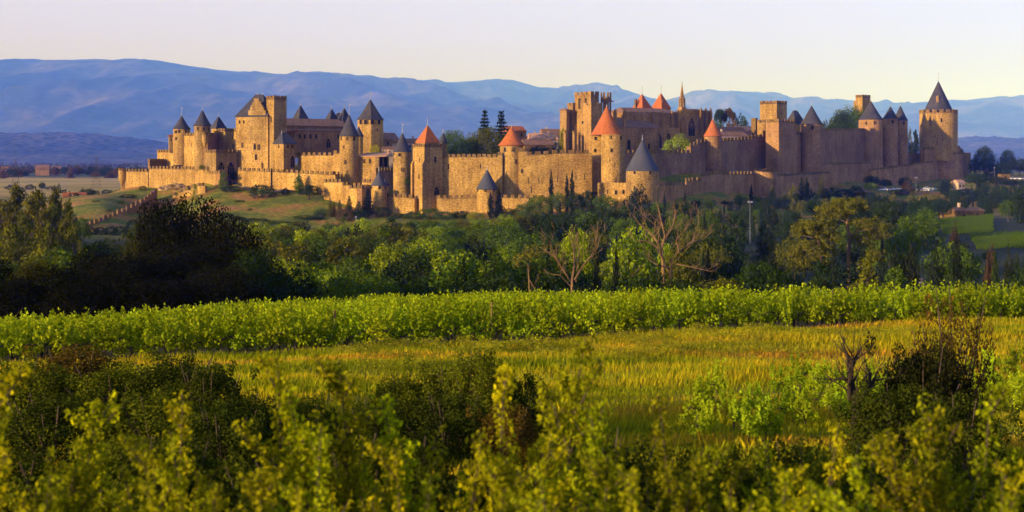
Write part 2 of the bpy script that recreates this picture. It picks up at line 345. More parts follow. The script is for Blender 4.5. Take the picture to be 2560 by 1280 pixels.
# ------------------------------------------------------------------ masonry builders
class Line:                      # a wall line on the plan, from A to B
    def __init__(s, a, b):
        s.A = Vector(((a[0] - CX) * a[1] / F, a[1])); B = Vector(((b[0] - CX) * b[1] / F, b[1]))
        s.u = (B - s.A).normalized(); s.L = (B - s.A).length; s.ang = math.atan2(s.u.y, s.u.x)
    def t(s, px):
        k = (px - CX) / F; return (k * s.A.y - s.A.x) / (s.u.x - k * s.u.y)
    def d(s, px): return s.A.y + s.t(px) * s.u.y
    def z(s, px, py): return zof(py, s.d(px))
_wins = {}
def win_mesh(w, h, kind):
    key = (round(w, 2), round(h, 2), kind)
    if key in _wins: return _wins[key]
    m = MB(); fr = 0.16 if w > 0.5 else 0.0
    def outline(w, h, kind):
        if kind in ('arch', 'gothic'):
            pts = [(-w / 2, 0), (w / 2, 0)]; r = w / 2; hs = h - (r if kind == 'arch' else w * 0.8)
            for k in range(9):
                t = k / 8
                if kind == 'arch': pts.append((r * math.cos(math.pi * t), hs + r * math.sin(math.pi * t)))
                else:
                    x = w / 2 - w * t; pts.append((x, hs + w * 0.8 * (1 - abs(2 * t - 1) ** 1.7)))
            return pts
        if kind == 'round': return [(w / 2 * math.cos(2 * math.pi * k / 14), h / 2 + h / 2 * math.sin(2 * math.pi * k / 14)) for k in range(14)]
        return [(-w / 2, 0), (w / 2, 0), (w / 2, h), (-w / 2, h)]
    o = outline(w, h, kind); m.cur = 1; m.vprism(o, -0.02, 0.3)
    if fr:
        m.cur = 0; cz = h / 2; n = len(o)
        out = [(x + math.copysign(fr, x) if abs(x) > 1e-6 else x, z + (fr if z > cz else -fr * 0.6)) for x, z in o]
        for i in range(n):       # a proud stone surround
            j = (i + 1) % n
            (a0, c0), (a1, c1), (b0, e0), (b1, e1) = o[i], o[j], out[i], out[j]
            m.hexa([(a0, -0.14, c0), (a1, -0.14, c1), (a1, 0.1, c1), (a0, 0.1, c0), (b0, -0.14, e0), (b1, -0.14, e1), (b1, 0.1, e1), (b0, 0.1, e0)])
        if kind == 'gothic' and w > 1.6:      # mullions and a bar of tracery
            for x in ((-w / 6, w / 6) if w > 2.6 else (0,)): m.box(x - 0.09, x + 0.09, -0.1, 0.1, 0, h * 0.8)
            m.box(-w / 2, w / 2, -0.09, 0.1, h * 0.58, h * 0.58 + 0.16)
        if kind == 'twin': m.box(-0.12, 0.12, -0.12, 0.1, 0, h)
        if kind == 'louvre':
            for q in range(1, 6): m.box(-w / 2, w / 2, -0.1, 0.1, h * q / 6 - 0.12, h * q / 6 + 0.12)
    o_ = m.build('window', [M['stone_brown'], M['dark']]); me = o_.data; bpy.data.objects.remove(o_); _wins[key] = me; return me
def window(parent, x, y, z, rz, w, h, kind='slit'):
    o = bpy.data.objects.new('arrow_slit' if kind == 'slit' else ('arch_opening' if kind == 'door' else 'window'), win_mesh(w, h, 'gothic' if kind == 'door' else kind))
    o.location = (x, y, z); o.rotation_euler = (0, 0, rz); link(o, parent); return o

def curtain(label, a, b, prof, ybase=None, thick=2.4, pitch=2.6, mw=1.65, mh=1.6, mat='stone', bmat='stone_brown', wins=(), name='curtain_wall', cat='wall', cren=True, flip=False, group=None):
    ln = Line(a, b); zg = min(gz(a[0], a[1]), gz(b[0], b[1]), *( [zof(ybase, a[1]), zof(ybase, b[1])] if ybase else [])) - 0.6
    root = thing(name, label, cat, (ln.A.x, ln.A.y, zg), ln.ang, group)
    body = MB(); bt = MB(); y0, y1 = (0, thick)
    for pa, pb, ya, yb in prof:
        ta, tb = ln.t(pa), ln.t(pb); za, zb = ln.z(pa, ya) - zg, ln.z(pb, yb) - zg
        h = mh if cren else 0.0
        body.hexa([(ta, y0, 0), (tb, y0, 0), (tb, y1, 0), (ta, y1, 0), (ta, y0, za - h), (tb, y0, zb - h), (tb, y1, zb - h), (ta, y1, za - h)])
        if cren:
            n = max(1, round((tb - ta) / pitch)); st = (tb - ta) / n; w = st * mw / pitch
            for i in range(n):
                t0 = ta + i * st; t1 = t0 + w; f0 = (t0 - ta) / (tb - ta); f1 = (t1 - ta) / (tb - ta)
                q0 = za + (zb - za) * f0; q1 = za + (zb - za) * f1; q0 += random.uniform(-.06, .06); q1 += random.uniform(-.06, .06)
                bt.hexa([(t0, -0.07, q0 - h - .06), (t1, -0.07, q1 - h - .06), (t1, 0.6, q1 - h - .06), (t0, 0.6, q0 - h - .06), (t0, -0.07, q0), (t1, -0.07, q1), (t1, 0.6, q1), (t0, 0.6, q0)])
                # lower parapet between two merlons
                if i < n - 1 or True:
                    e = ta + (i + 1) * st; f2 = (e - ta) / (tb - ta); q2 = za + (zb - za) * f2
                    bt.hexa([(t1, -0.05, q1 - h - .06), (e, -0.05, q2 - h - .06), (e, 0.55, q2 - h - .06), (t1, 0.55, q1 - h - .06), (t1, -0.05, q1 - h * .82), (e, -0.05, q2 - h * .82), (e, 0.55, q2 - h * .82), (t1, 0.55, q1 - h * .82)])
    bo = body.build('wall_body', M[mat], root)
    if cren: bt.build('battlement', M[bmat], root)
    for wn_ in wins:
        px, py, w, h = wn_[:4]; window(bo, ln.t(px), 0, ln.z(px, py) - zg - h / 2, 0, w, h, wn_[4] if len(wn_) > 4 else 'slit')
    root['_zg'] = zg
    return root

class Block:                     # a rectangular body standing on its near corner C, turned by b degrees
    def __init__(s, root, C, b, pxr=None, wr=None, pxl=None, dl=None, ytop=0, ybase=None, mat='stone', name='tower_body', cren=0.0, pitch=2.2, bmat='stone_brown', winr=(), winl=(), zb=None, part=True):
        s.b = R(b); A = Vector(((C[0] - CX) * C[1] / F, C[1])); s.A = A
        u = Vector((math.cos(s.b), math.sin(s.b))); v = Vector((-math.sin(s.b), math.cos(s.b)))
        def hit(px, w): k = (px - CX) / F; return (k * A.y - A.x) / (w.x - k * w.y)
        s.Lr = wr if wr else hit(pxr, u); s.Ll = dl if dl else hit(pxl, v)
        s.u, s.v = u, v; s.hit = hit
        if zb is None:
            zb = zof(ybase, C[1]) - 0.4
        s.zb = zb; s.zt = zof(ytop, C[1]); s.H = s.zt - zb; s.root = root
        s.rel = Vector((A.x, A.y, zb)) - Vector(root.location)
        m = MB(); m.box(0, s.Lr, 0, s.Ll, 0, s.H - cren)
        s.o = m.build(name, M[mat], root, s.rel, s.b)
        if cren:
            m = MB(); h0, h1 = s.H - cren - 0.06, s.H
            def run(L, put):
                n = max(2, round(L / pitch)); st = L / n
                for i in range(n):
                    g = 0.2 * st; put(i * st + (g if i else -0.07), (i + 1) * st - (g if i < n - 1 else -0.07), h1)
                put(-0.05, L + 0.05, h0 + cren * 0.35)
            run(s.Lr, lambda a, c, h: m.box(a, c, -0.07, 0.5, h0, h)); run(s.Lr, lambda a, c, h: m.box(a, c, s.Ll - 0.5, s.Ll + 0.07, h0, h))
            run(s.Ll, lambda a, c, h: m.box(-0.065, 0.5, max(a, .5), min(c, s.Ll - .5), h0, h - .01)); run(s.Ll, lambda a, c, h: m.box(s.Lr - 0.5, s.Lr + 0.065, max(a, .5), min(c, s.Ll - .5), h0, h - .01))
            m.build('battlement', M[bmat], root, s.rel, s.b)
        for w in winr: s.win_r(*w)
        for w in winl: s.win_l(*w)
    def dr(s, px): t = s.hit(px, s.u); return t, (s.A + s.u * t).y
    def win_r(s, px, py, w, h, kind='slit'):
        t, d = s.dr(px); return window(s.o, t, 0, zof(py, d) - s.zb - h / 2, 0, w, h, kind)
    def win_l(s, px, py, w, h, kind='slit'):
        t = s.hit(px, s.v); d = (s.A + s.v * t).y; return window(s.o, 0, t, zof(py, d) - s.zb - h / 2, R(-90), w, h, kind)
    def roof(s, yapex, mat='slate', over=0.5, ridge='x', rl=0.0, shift=0.0, h=None, name='roof', lean=None, z0=None):
        z = s.H if z0 is None else z0; hh = h if h is not None else zof(yapex, (s.A + s.u * s.Lr / 2 + s.v * s.Ll / 2).y) - s.zb - z
        x0, x1, y0, y1 = -over, s.Lr + over, -over, s.Ll + over; cx, cy = s.Lr / 2, s.Ll / 2
        m = MB(); m.box(x0, x1, y0, y1, z - 0.15, z + 0.12)
        if lean:                 # lean-to: rises away from the near edge
            m.hexa([(x0, y0, z + .12), (x1, y0, z + .12), (x1, y1, z + .12), (x0, y1, z + .12), (x0, y0, z + .15), (x1, y0, z + .15), (x1, y1, z + hh), (x0, y1, z + hh)])
        else:
            if ridge == 'x': a, c = (cx - rl * s.Lr / 2 + shift, cy), (cx + rl * s.Lr / 2 + shift, cy)
            else: a, c = (cx, cy - rl * s.Ll / 2 + shift), (cx, cy + rl * s.Ll / 2 + shift)
            e = 0.05
            if ridge == 'x': q = [(a[0] - e, a[1] - e), (c[0] + e, a[1] - e), (c[0] + e, a[1] + e), (a[0] - e, a[1] + e)]
            else: q = [(a[0] - e, a[1] - e), (a[0] + e, a[1] - e), (a[0] + e, c[1] + e), (a[0] - e, c[1] + e)]
            m.hexa([(x0, y0, z + .12), (x1, y0, z + .12), (x1, y1, z + .12), (x0, y1, z + .12)] + [(x, y, z + hh) for x, y in q])
        ro = m.build(name, M[mat], s.root, s.rel, s.b)
        s.rz = s.zb + z + hh; s.rc = s.A + s.u * cx + s.v * cy; s.ro = ro
        return ro
    def finial(s, h=2.0, vane=False, dx=0.0):
        c = s.rel + Vector((0, 0, 0)); p = s.rc - Vector((s.root.location.x, s.root.location.y)) + s.u * dx
        finial(s.ro, s.u.to_3d() * 0, (s.Lr / 2 + dx, s.Ll / 2, s.rz - s.zb), h, vane)
def finial(parent, _, loc, h=2.0, vane=False):
    m = MB(); m.lathe([(0.30, -0.7), (0.22, 0.15), (0.13, 0.35), (0.10, h * 0.6), (0.05, h)], 8)
    m.lathe([(0.02, h * .28), (0.22, h * .36), (0.02, h * .44)], 8)
    if vane: m.box(-0.02, 0.65, -0.04, 0.04, h - 0.5, h - 0.05)
    m.build('finial', M['lead'], parent, loc)

def round_tower(label, px, d, rpx, yeave, ybase, yapex=None, rroof=None, roofmat='slate', mat='stone', wins=(), name='round_tower', cat='tower', n=30, vane=False, fin=2.2, cren=0.0, flare=True, batter=0.0, group=None, rotf=0.0, parent=None, pitch=2.2):
    X = (px - CX) * d / F; Rm = rpx * d / F; zb = min(zof(ybase, d), 1e9) - 0.5; ze = zof(yeave, d); H = ze - zb
    root = thing(name, label, cat, (X, d, zb), 0, group) if parent is None else parent
    off = Vector((X, d, zb)) - Vector(root.location)
    m = MB(); prof = [(Rm * (1 + batter), 0), (Rm, min(4, H * .3)), (Rm, H - cren)]
    m.lathe(prof, n, rot=rotf); body = m.build('tower_body', M[mat], root, off, smooth=False)
    if n >= 20:
        body.data.shade_smooth(); body.data.set_sharp_from_angle(angle=R(40))
    if cren:
        m = MB(); k = max(8, round(2 * math.pi * Rm / pitch))
        for i in range(k):
            a0, a1 = 2 * math.pi * i / k, 2 * math.pi * (i + 0.62) / k; a2 = 2 * math.pi * (i + 1) / k
            for (p, q, top) in ((a0, a1, H), (a1, a2, H - cren * 0.7)):
                ro, ri = Rm + 0.07, Rm - 0.5
                am = (p + q) / 2
                for (e, f_) in ((p, am), (am, q)):
                    m.hexa([(ro * math.cos(e), ro * math.sin(e), H - cren - .06), (ro * math.cos(f_), ro * math.sin(f_), H - cren - .06), (ri * math.cos(f_), ri * math.sin(f_), H - cren - .06), (ri * math.cos(e), ri * math.sin(e), H - cren - .06),
                            (ro * math.cos(e), ro * math.sin(e), top), (ro * math.cos(f_), ro * math.sin(f_), top), (ri * math.cos(f_), ri * math.sin(f_), top), (ri * math.cos(e), ri * math.sin(e), top)])
        m.build('battlement', M['stone_brown'], root, off)
    if yapex is not None:
        Rr = (rroof if rroof else rpx * 1.12) * d / F; h = zof(yapex, d) - ze
        m = MB()
        if flare: prof = [(Rr * .93, H - .3), (Rr, H - .12), (Rr * .985, H), (Rr * .84, H + h * .12), (Rr * .62, H + h * .33), (Rr * .37, H + h * .61), (0.12, H + h)]
        else: prof = [(Rr * .93, H - .3), (Rr, H - .12), (Rr * .985, H), (0.12, H + h)]
        m.lathe(prof, n, rot=rotf); ro = m.build('roof', M[roofmat], root, off, smooth=(n >= 20))
        if n >= 20: ro.data.set_sharp_from_angle(angle=R(40))
        if fin: finial(ro, None, (0, 0, H + h), fin, vane)
    phi0 = -math.atan((px - CX) / F)
    for w in wins:
        wx, wy, ww, wh = w[:4]; kind = w[4] if len(w) > 4 else 'square'
        phi = phi0 + math.asin(max(-.97, min(.97, (wx - px) / rpx))); rr = Rm - 0.03
        window(body, rr * math.sin(phi), -rr * math.cos(phi), zof(wy, d) - zb - wh / 2, phi, ww, wh, kind)
    return root
def composite(name, label, cat, px, d, zb, group=None): return thing(name, label, cat, ((px - CX) * d / F, d, zb), 0, group)
def chimney(parent, x, y, z, w, h, rz=0, mat='tile_pink'):
    m = MB(); m.box(-w / 2, w / 2, -w / 2, w / 2, -1.0, h); m.box(-w / 2 - .1, w / 2 + .1, -w / 2 - .1, w / 2 + .1, h + .002, h + .25)
    m.build('chimney', M[mat], parent, (x, y, z), rz)

# ------------------------------------------------------------------ the fortress, from left to right
# outer wall of the castle barbican
curtain('bright outer wall at the far left end of the fortress, beside the hanging corner turret', (313, 686), (372, 672), [(313, 370, 422, 422)], 486, mat='stone', pitch=2.9)
curtain('long bright crenellated outer wall in front of the two slim slate towers', (372, 672), (508, 645), [(372, 470, 415, 415.5), (470, 508, 416, 416)], 478, pitch=3.0)
r = round_tower('small bare corner turret corbelled out at the left end of the outer wall', 305, 686, 8.5, 420, 446, None, mat='stone', name='watch_turret', cat='turret', cren=1.3, n=20, pitch=1.4)
m = MB(); m.lathe([(0.5, -3.0), (1.1, -1.5), (1.75, 0.45)], 18); m.build('corbel', M['stone'], r)
bx = Block(r, (303, 687), 20, pxr=312, dl=3, ytop=447, ybase=480, name='pilaster')
m = MB()
r = composite('barbican', 'dark shaded crenellated barbican wall behind the left outer wall', 'wall', 372, 700, zof(420, 700))
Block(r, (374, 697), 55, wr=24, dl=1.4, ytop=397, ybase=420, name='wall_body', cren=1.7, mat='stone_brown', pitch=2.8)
curtain('short lit crenellated wall behind the left barbican, ending at the slim slate tower', (393, 712), (432, 702), [(393, 432, 374, 374)], 400, pitch=2.4)
r = composite('house', 'narrow turret house with red tiled eave left of the leftmost slate tower', 'house', 421, 700, zof(380, 700))
b_ = Block(r, (423, 700), 20, pxr=434, dl=4, ytop=340, ybase=380, name='wall'); b_.roof(335.5, 'tile', 0.9)
b_.win_r(428, 349, .5, 1.2, 'square')
round_tower('slim round tower with pointed slate roof, leftmost of the fortress', 454, 664, 20.5, 322, 410, 289, 22.5, wins=[(441, 330, .9, 1.6), (448, 329, .9, 1.6), (464, 329, .9, 1.6), (441, 347, .9, 1.4), (437, 330, .6, 1.4)], batter=.06, vane=True, fin=4.2)
curtain('short crenellated wall between the two slim slate towers on the left', (457, 661), (487, 655), [(457, 487, 332, 332)], 425, wins=[(462, 362, .35, 2), (479, 362, .35, 2)], pitch=2.3)
round_tower('taller slim round tower with pointed slate roof, second from the left', 506, 651, 20, 314, 425, 274.5, 23, wins=[(495, 322, .9, 1.7), (510, 322, .9, 1.7), (489, 342, .5, 1.4), (521, 323, .7, 1.5)], fin=2.2)
r = composite('slate_tower', 'tower top with pyramid slate roof behind the battlements left of the keep', 'tower', 539, 690, zof(370, 690))
b_ = Block(r, (541, 684), 42, wr=5.6, dl=5.6, ytop=321, ybase=370); b_.roof(290, 'slate', 0.5); b_.finial(2.0)
curtain('shaded stepped wall right of the second slim slate tower', (519, 646), (546, 668), [(519, 528, 337, 337), (528, 537, 332, 332), (537, 554, 327, 327)], 425, mat='stone_red_shade', pitch=2.2)
m = MB(); r = thing('corner_turret', 'small corbelled turret on the wall right of the second slate tower', 'turret', P(512.5, 366, 640), 0)
m.lathe([(.3, -.6), (1.5, 2.6), (1.55, 4.4), (1.55, 5.6)], 12); m.build('turret_body', M['stone'], r); m = MB(); m.lathe([(1.65, 5.605), (1.65, 6.9), (.1, 7.0)], 12); m.build('parapet', M['stone_brown'], r)
curtain('lit crenellated wall joining the keep on its left side', (545, 667), (590, 655), [(545, 590, 321, 321)], 425, pitch=2.3, wins=[(583, 366, .8, 2.6, 'square'), (582, 342, .6, 1.6, 'square')])
r = composite('gate_tower', 'square crenellated gate tower with two pointed arches in front of the keep', 'tower', 540, 632, zof(430, 632))
b_ = Block(r, (540, 632), 37, pxr=591, pxl=512, ytop=373.5, ybase=432, cren=1.7, winr=[(553, 420, 3.2, 6.0, 'door'), (577, 421, 3.4, 6.2, 'door')], pitch=2.4)

# the keep
r = composite('keep', 'great keep with steep slate roof, stepped gable and tall bare stair tower', 'castle', 640, 638, zof(425, 638))
kp = Block(r, (589.5, 641), -22, pxr=670, dl=15, ytop=292, ybase=426, name='keep_body', winr=[(599, 305, .7, 1.4, 'square'), (609.5, 305, .7, 1.4, 'square'), (606, 363, .9, 2.4, 'twin'), (607, 395, .4, 2, 'slit'), (630, 320, .8, 1.6, 'arch'), (639, 320, .8, 1.6, 'arch'), (648, 320, .8, 1.6, 'arch'), (634, 345, 1.2, 1.9, 'twin'), (637, 366, 1.1, 3.0, 'gothic'), (647, 368, 1.2, 2.6, 'twin'), (640, 393, 1.0, 2.6, 'square')])
kp.roof(236, 'slate', .5, 'x', .22, shift=-0.6)
for dx in (-1.8, 1.4): kp.finial(2.0, dx=dx)
t0, d0 = kp.dr(621); t1, _ = kp.dr(664); g = MB(); zz = lambda y: zof(y, 635) - kp.zb
stp = [(621, 664, 275), (625.5, 659, 267), (628, 656, 262), (631, 652.5, 254), (634.5, 648, 247)]
low = kp.H - 12
for i, (pa, pb, y) in enumerate(stp):
    ta, tb = kp.dr(pa)[0], kp.dr(pb)[0]; g.box(ta, tb, -0.12, 1.1, low if i == 0 else zz(stp[i - 1][2]), zz(y)); 
    g.box(ta - .05, tb + .05, -0.2, 1.2, zz(y) + .002, zz(y) + .22) if i == 4 else None
g.build('stepped_gable', M['stone'], r, kp.rel, kp.b)
ta = kp.dr(621)[0] - .12; tb = kp.dr(664)[0]
g = MB(); g.box(0.2, 3.2, -0.5, .2, kp.H - 47 * .2, kp.H - 47 * .2 + .4) if False else None
st = Block(r, (685, 632), 47, pxr=716.5, pxl=666, ytop=238.6, ybase=426, cren=1.9, pitch=1.9, name='stair_tower', winl=[(672, 299, .9, 2.4, 'twin'), (678, 299, .9, 2.4, 'twin')], winr=[(700, 299, .35, 1.6)])
m = MB(); tt = kp.dr(617)[0]; t2 = kp.dr(656)[0]; m.box(tt, t2, -0.9, -.03, 0, 3.9); m.box(tt - .1, t2 + .1, -1.0, -.03, 3.902, 4.2); m.build('plinth', M['stone'], r, kp.rel, kp.b)

# the great hall behind it
r = composite('great_hall', 'long shaded hall with low brown roof and gothic window right of the keep', 'hall', 780, 660, zof(390, 660))
h1 = Block(r, (716, 668), 38, pxr=866, dl=14, ytop=314, ybase=390, name='upper_wall', mat='stone_red_shade'); h1.roof(297, 'tile_brown', .5, 'x', .97)
h2 = Block(r, (738, 652), 38, pxr=862, dl=12, ytop=326, ybase=392, name='wall', mat='stone_red_shade', winr=[(749, 341, 1.0, 2.1, 'arch'), (762, 341, 1.0, 2.1, 'arch'), (776, 341, 1.0, 2.1, 'arch'), (790, 341, 1.0, 2.1, 'arch'), (821, 358, 2.3, 4.6, 'gothic'), (846, 341, 1.0, 2.1, 'arch')])
h2.roof(323, 'tile_brown', .7, lean=True, h=1.0)
h3 = Block(r, (738, 651), -28, wr=7.5, dl=5, ytop=329, ybase=392, name='bay', mat='stone')
h3.o.location = Vector(h3.rel) - Vector((7.0, -4.0, 0)); ro = h3.roof(323, 'tile', .6, h=1.3, ridge='x', rl=.9); ro.location = h3.o.location
r = composite('slate_tower', 'pyramid slate roof standing alone above the long hall, next to the stair tower', 'tower', 747, 700, zof(340, 700))
b_ = Block(r, (748, 696), 44, wr=5.6, dl=5.6, ytop=297, ybase=340); b_.roof(262, 'slate', .4); b_.finial(1.8)
r = composite('slate_tower', 'twin gate tower with slate roof, left one behind the hall roof', 'tower', 826, 720, zof(340, 720))
b_ = Block(r, (826, 716), 40, wr=4.6, dl=4.6, ytop=298, ybase=345, mat='stone_red_shade'); b_.roof(271, 'slate', .4); b_.finial(2.0)
r = composite('slate_tower', 'small ridged slate roof between the twin gate towers behind the hall', 'tower', 842, 735, zof(340, 735))
b_ = Block(r, (838, 730), 20, wr=5.5, dl=5, ytop=300, ybase=345, mat='stone_red_shade'); b_.roof(282, 'slate', .3, 'x', .4); b_.finial(1.6, dx=1); b_.finial(1.6, dx=-1)
r = composite('slate_tower', 'twin gate tower with slate roof, right one behind the hall roof', 'tower', 855, 718, zof(340, 718))
b_ = Block(r, (857, 712), 40, wr=5.4, dl=5.4, ytop=302, ybase=345, mat='stone_red_shade'); b_.roof(269, 'slate', .4); b_.finial(2.0)
# hip roofed turret and inner wall below the hall
r = composite('hip_roofed_turret', 'square turret with hipped slate roof below the stair tower', 'turret', 709, 624, zof(428, 624))
b_ = Block(r, (709, 624), 37, pxr=738, pxl=685, ytop=359, ybase=430, name='turret_body', winl=[(697, 366, .8, 1.6, 'arch')], winr=[(719.5, 366, .8, 1.6, 'arch'), (730.5, 366, .8, 1.6, 'arch'), (731, 404, 2.0, 5.8, 'door')])
b_.roof(332, 'slate', .6, 'x', .45); b_.finial(1.6, dx=-1.5)
curtain('crenellated wall below the long hall, left of the tall slate cone', (742, 631), (851, 617), [(744, 834, 381, 381), (834, 851, 376, 376)], 428, pitch=3.1)
round_tower('round tower with tall slate cone in front of the long hall', 873, 612, 24, 340, 456, 286, 26.5, wins=[(853.5, 347, .9, 1.6), (868, 347, .9, 1.6), (885, 347, .9, 1.6), (859.5, 368, .7, 1.4), (863, 387, .5, 1.2), (863.5, 405, 1.1, 2, 'arch'), (867.5, 431, .6, 1.2), (885, 369, .5, 1)], vane=True, fin=5)
round_tower('low side turret with slate cap stuck to the tall cone tower', 897, 624, 11, 340, 400, 316, 13, name='side_turret', cat='turret', n=20, fin=0)
round_tower('broad eight sided tower with tall slate roof and dark hoarding windows', 926, 650, 32, 299, 392, 248, 34.5, n=8, rotf=R(10), mat='stone', wins=[(902, 305.5, 1.5, 2.2), (914, 305.5, 1.5, 2.2), (931, 305.5, 1.6, 2.2), (947, 305.5, 1.4, 2.2), (944, 325, .5, 1.2)], vane=True, fin=3.4)

# lower outer wall on the grassy slope
curtain('long bright lower outer wall above the grassy slope under the keep', (595, 629), (845, 601), [(595, 678, 418.5, 421.5), (678, 838, 422, 429.5)], 482, pitch=3.0, wins=[(694, 449, .5, .6, 'square'), (768, 446, .4, .5, 'square')])
r = thing('drain_pipe', 'thin dark drain pipe running down the lower outer wall under the keep', 'pipe', P(678.5, 470, 619), 0); m = MB(); m.tube([(0, 0, -1), (0, 0, 9.5)], .3, 6); m.build('pipe', M['dark'], r)
curtain('bright projecting outer wall left of the ivy column', (508, 645), (548, 628), [(508, 524, 423, 423), (524, 550, 427, 427)], 490, pitch=2.8)
curtain('shaded return of the outer wall behind the ivy column', (550, 627), (598, 650), [(550, 600, 424, 424)], 475, mat='stone_red_shade', pitch=2.8)
curtain('stepped garden wall running down over the rocks below the left outer wall', (432, 634), (513, 622), [(430, 446, 482, 480), (446, 462, 473, 473), (462, 478, 468, 468), (478, 494, 461, 461), (494, 513, 457, 457)], 500, thick=1.2, pitch=3.2)
curtain('low dark wall stub between the lower outer wall and the tall cone tower', (832, 612), (858, 618), [(832, 858, 428, 430)], 455, mat='stone_red_shade', pitch=3.0)
curtain('bright barbican wall stepping down beside the small slate turret', (810, 592), (905, 573), [(810, 856, 447.5, 447.5), (856, 873, 455, 455), (873, 905, 462, 462)], 535, pitch=2.8)
curtain('shaded end of the stepped barbican wall behind the dark fir', (905, 573), (930, 594), [(905, 930, 462, 462)], 535, mat='stone_red_shade', pitch=2.8)
curtain('small far stepped wall between tall cone tower and gatehouse', (883, 604), (930, 597), [(883, 905, 457, 457), (905, 930, 448, 447)], 490, pitch=2.8)
r = composite('gatehouse', 'gatehouse with flat pinkish tiled roof and three small twin windows', 'house', 920, 608, zof(462, 608))
g1 = Block(r, (887, 612), -14, pxr=946, dl=10, ytop=391, ybase=470, name='wall', winr=[(895.5, 403, .9, 1.9, 'twin'), (910, 403, .9, 1.9, 'twin'), (925, 403, .9, 1.9, 'twin')])
g2 = Block(r, (947, 608), 50, pxr=972, dl=8, ytop=392, ybase=430, name='porch', mat='stone_brown', winr=[(952, 405, 1.6, 4, 'square'), (964, 405, 2.2, 4.5, 'square')])
m = MB(); m.box(-.6, 16.0, -.6, 11, g1.H - .1, g1.H + .15); m.hexa([(-.6, -.6, g1.H + .16), (16, -.6, g1.H + .16), (16, 11, g1.H + .16), (-.6, 11, g1.H + .16), (-.6, -.6, g1.H + .2), (16, -.6, g1.H + .2), (14.5, 11, g1.H + 1.9), (2, 11, g1.H + 1.9)]); m.build('roof', M['tile_pink'], r, g1.rel, g1.b)
chimney(r, g1.rel.x + 15.5, g1.rel.y + 4, g1.rel.z + g1.H + 1, .7, 2.2)
curtain('shaded crenellated wall between the gatehouse and the narrow slate tower', (940, 596), (984, 610), [(940, 984, 419, 419)], 490, mat='stone_red_shade', pitch=2.6)
round_tower('small round turret with low slate cone at the foot of the walls', 947.5, 568, 19.5, 463, 540, 427, 20.5, wins=[(929.5, 468, .9, 1.4), (949, 468, .9, 1.4), (963, 469, .7, 1.2)], roofmat='slate_smooth', fin=2.0)
round_tower('slate capped stair side of the small turret at the wall foot', 963, 575, 10, 463, 530, 447, 11.5, name='side_turret', cat='turret', n=20, fin=0)
curtain('bright low outer wall between the small slate turret and the square buttressed tower', (966, 570), (1036, 563), [(966, 1036, 482, 488)], 545, pitch=2.7, wins=[(968, 500.5, .4, .5, 'square'), (1012, 504, .4, .5, 'square')])
round_tower('narrow round tower with slate cone beside the square buttressed tower', 1006, 588, 23, 379, 500, 331.5, 24.5, wins=[(999, 387, 1.0, 1.4), (1006.5, 424, 1.0, 1.9, 'arch'), (985, 400, .6, 1.4), (985, 385, .8, 1.2)], vane=True, fin=4)
# square buttressed tower
r = composite('square_tower', 'square buttressed tower with red pyramid roof and pointed gate', 'tower', 1062, 562, zof(530, 562))
b_ = Block(r, (1061, 561), 37, pxr=1106, pxl=1032, ytop=359, ybase=535, cren=1.5, winr=[(1088, 399, .9, 2.4, 'square'), (1091.5, 478, 2.4, 3.6, 'door')], winl=[(1048.5, 400, .5, 2), (1048, 442, .7, 1.8, 'twin')], pitch=2.0)
m = MB()
for t, w in ((0.0, 1.2), (b_.Ll - 1.2, 1.2), (b_.Ll * .55, .0)):
    if w: m.box(-1.1, -0.003, t, t + w, 0, b_.H - 9.0); m.hexa([(-1.1, t, b_.H - 8.998), (-.003, t, b_.H - 8.998), (-.003, t + w, b_.H - 8.998), (-1.1, t + w, b_.H - 8.998), (-.05, t, b_.H - 7.5), (-.003, t, b_.H - 7.5), (-.003, t + w, b_.H - 7.5), (-.05, t + w, b_.H - 7.5)])
m.build('buttress', M['stone'], r, b_.rel, b_.b)
m = MB(); w = b_.Lr; l = b_.Ll; h = b_.H - 1.6; m.hexa([(1.2, 1.2, h), (w - 1.2, 1.2, h), (w - 1.2, l - 1.2, h), (1.2, l - 1.2, h), (1.2, 1.2, h + 2.1), (w - 1.2, 1.2, h + 2.1), (w - 1.2, l - 1.2, h + 2.1), (1.2, l - 1.2, h + 2.1)]); m.build('roof_base', M['stone'], r, b_.rel, b_.b)
b_.roof(312.5, 'tile', -0.75, z0=b_.H + .55); b_.finial(3.4, True)
round_tower('thin stair turret with slate spire right of the red pyramid roof', 1108, 578, 9.5, 357, 400, 330, 11, name='stair_turret', cat='turret', n=16, fin=1.6)
curtain('bright low outer wall right of the square buttressed tower', (1090, 562.5), (1196, 560), [(1092, 1196, 487.5, 487.5)], 548, pitch=2.75, wins=[(1089, 506, .4, .5, 'square'), (1135, 506, .4, .5, 'square'), (1184, 507, .4, .5, 'square')])
curtain('high lit inner wall between the square tower and the red capped round tower', (1104, 568.5), (1254, 566), [(1104, 1244, 385, 385), (1244, 1256, 380, 380)], 500, mh=1.5, pitch=2.35, wins=[(1121.5, 416, .5, 2.5, 'square'), (1201, 416, .45, 2.0, 'square')])
round_tower('round slate cone turret standing in front of the lit inner wall', 1218, 560.5, 25, 472, 540, 424, 28, roofmat='slate_smooth', flare=False, wins=[(1194.5, 475.5, .9, 1.3), (1214, 475.5, .9, 1.3), (1234, 475.5, .9, 1.3)], fin=1.4)
curtain('low outer wall right of the slate cone turret, half behind trees', (1240, 560), (1500, 553), [(1240, 1500, 486, 489)], 520, pitch=3.2)
round_tower('round tower with broad red cone roof on the lit inner wall', 1279, 571, 29, 363.5, 492, 317, 35, roofmat='tile', wins=[(1262.5, 374, .9, 1.8, 'arch'), (1283, 374, 1.1, 1.9, 'arch'), (1290, 404, .7, 1.8), (1276, 446, .5, 1.6, 'square')], fin=1.4)
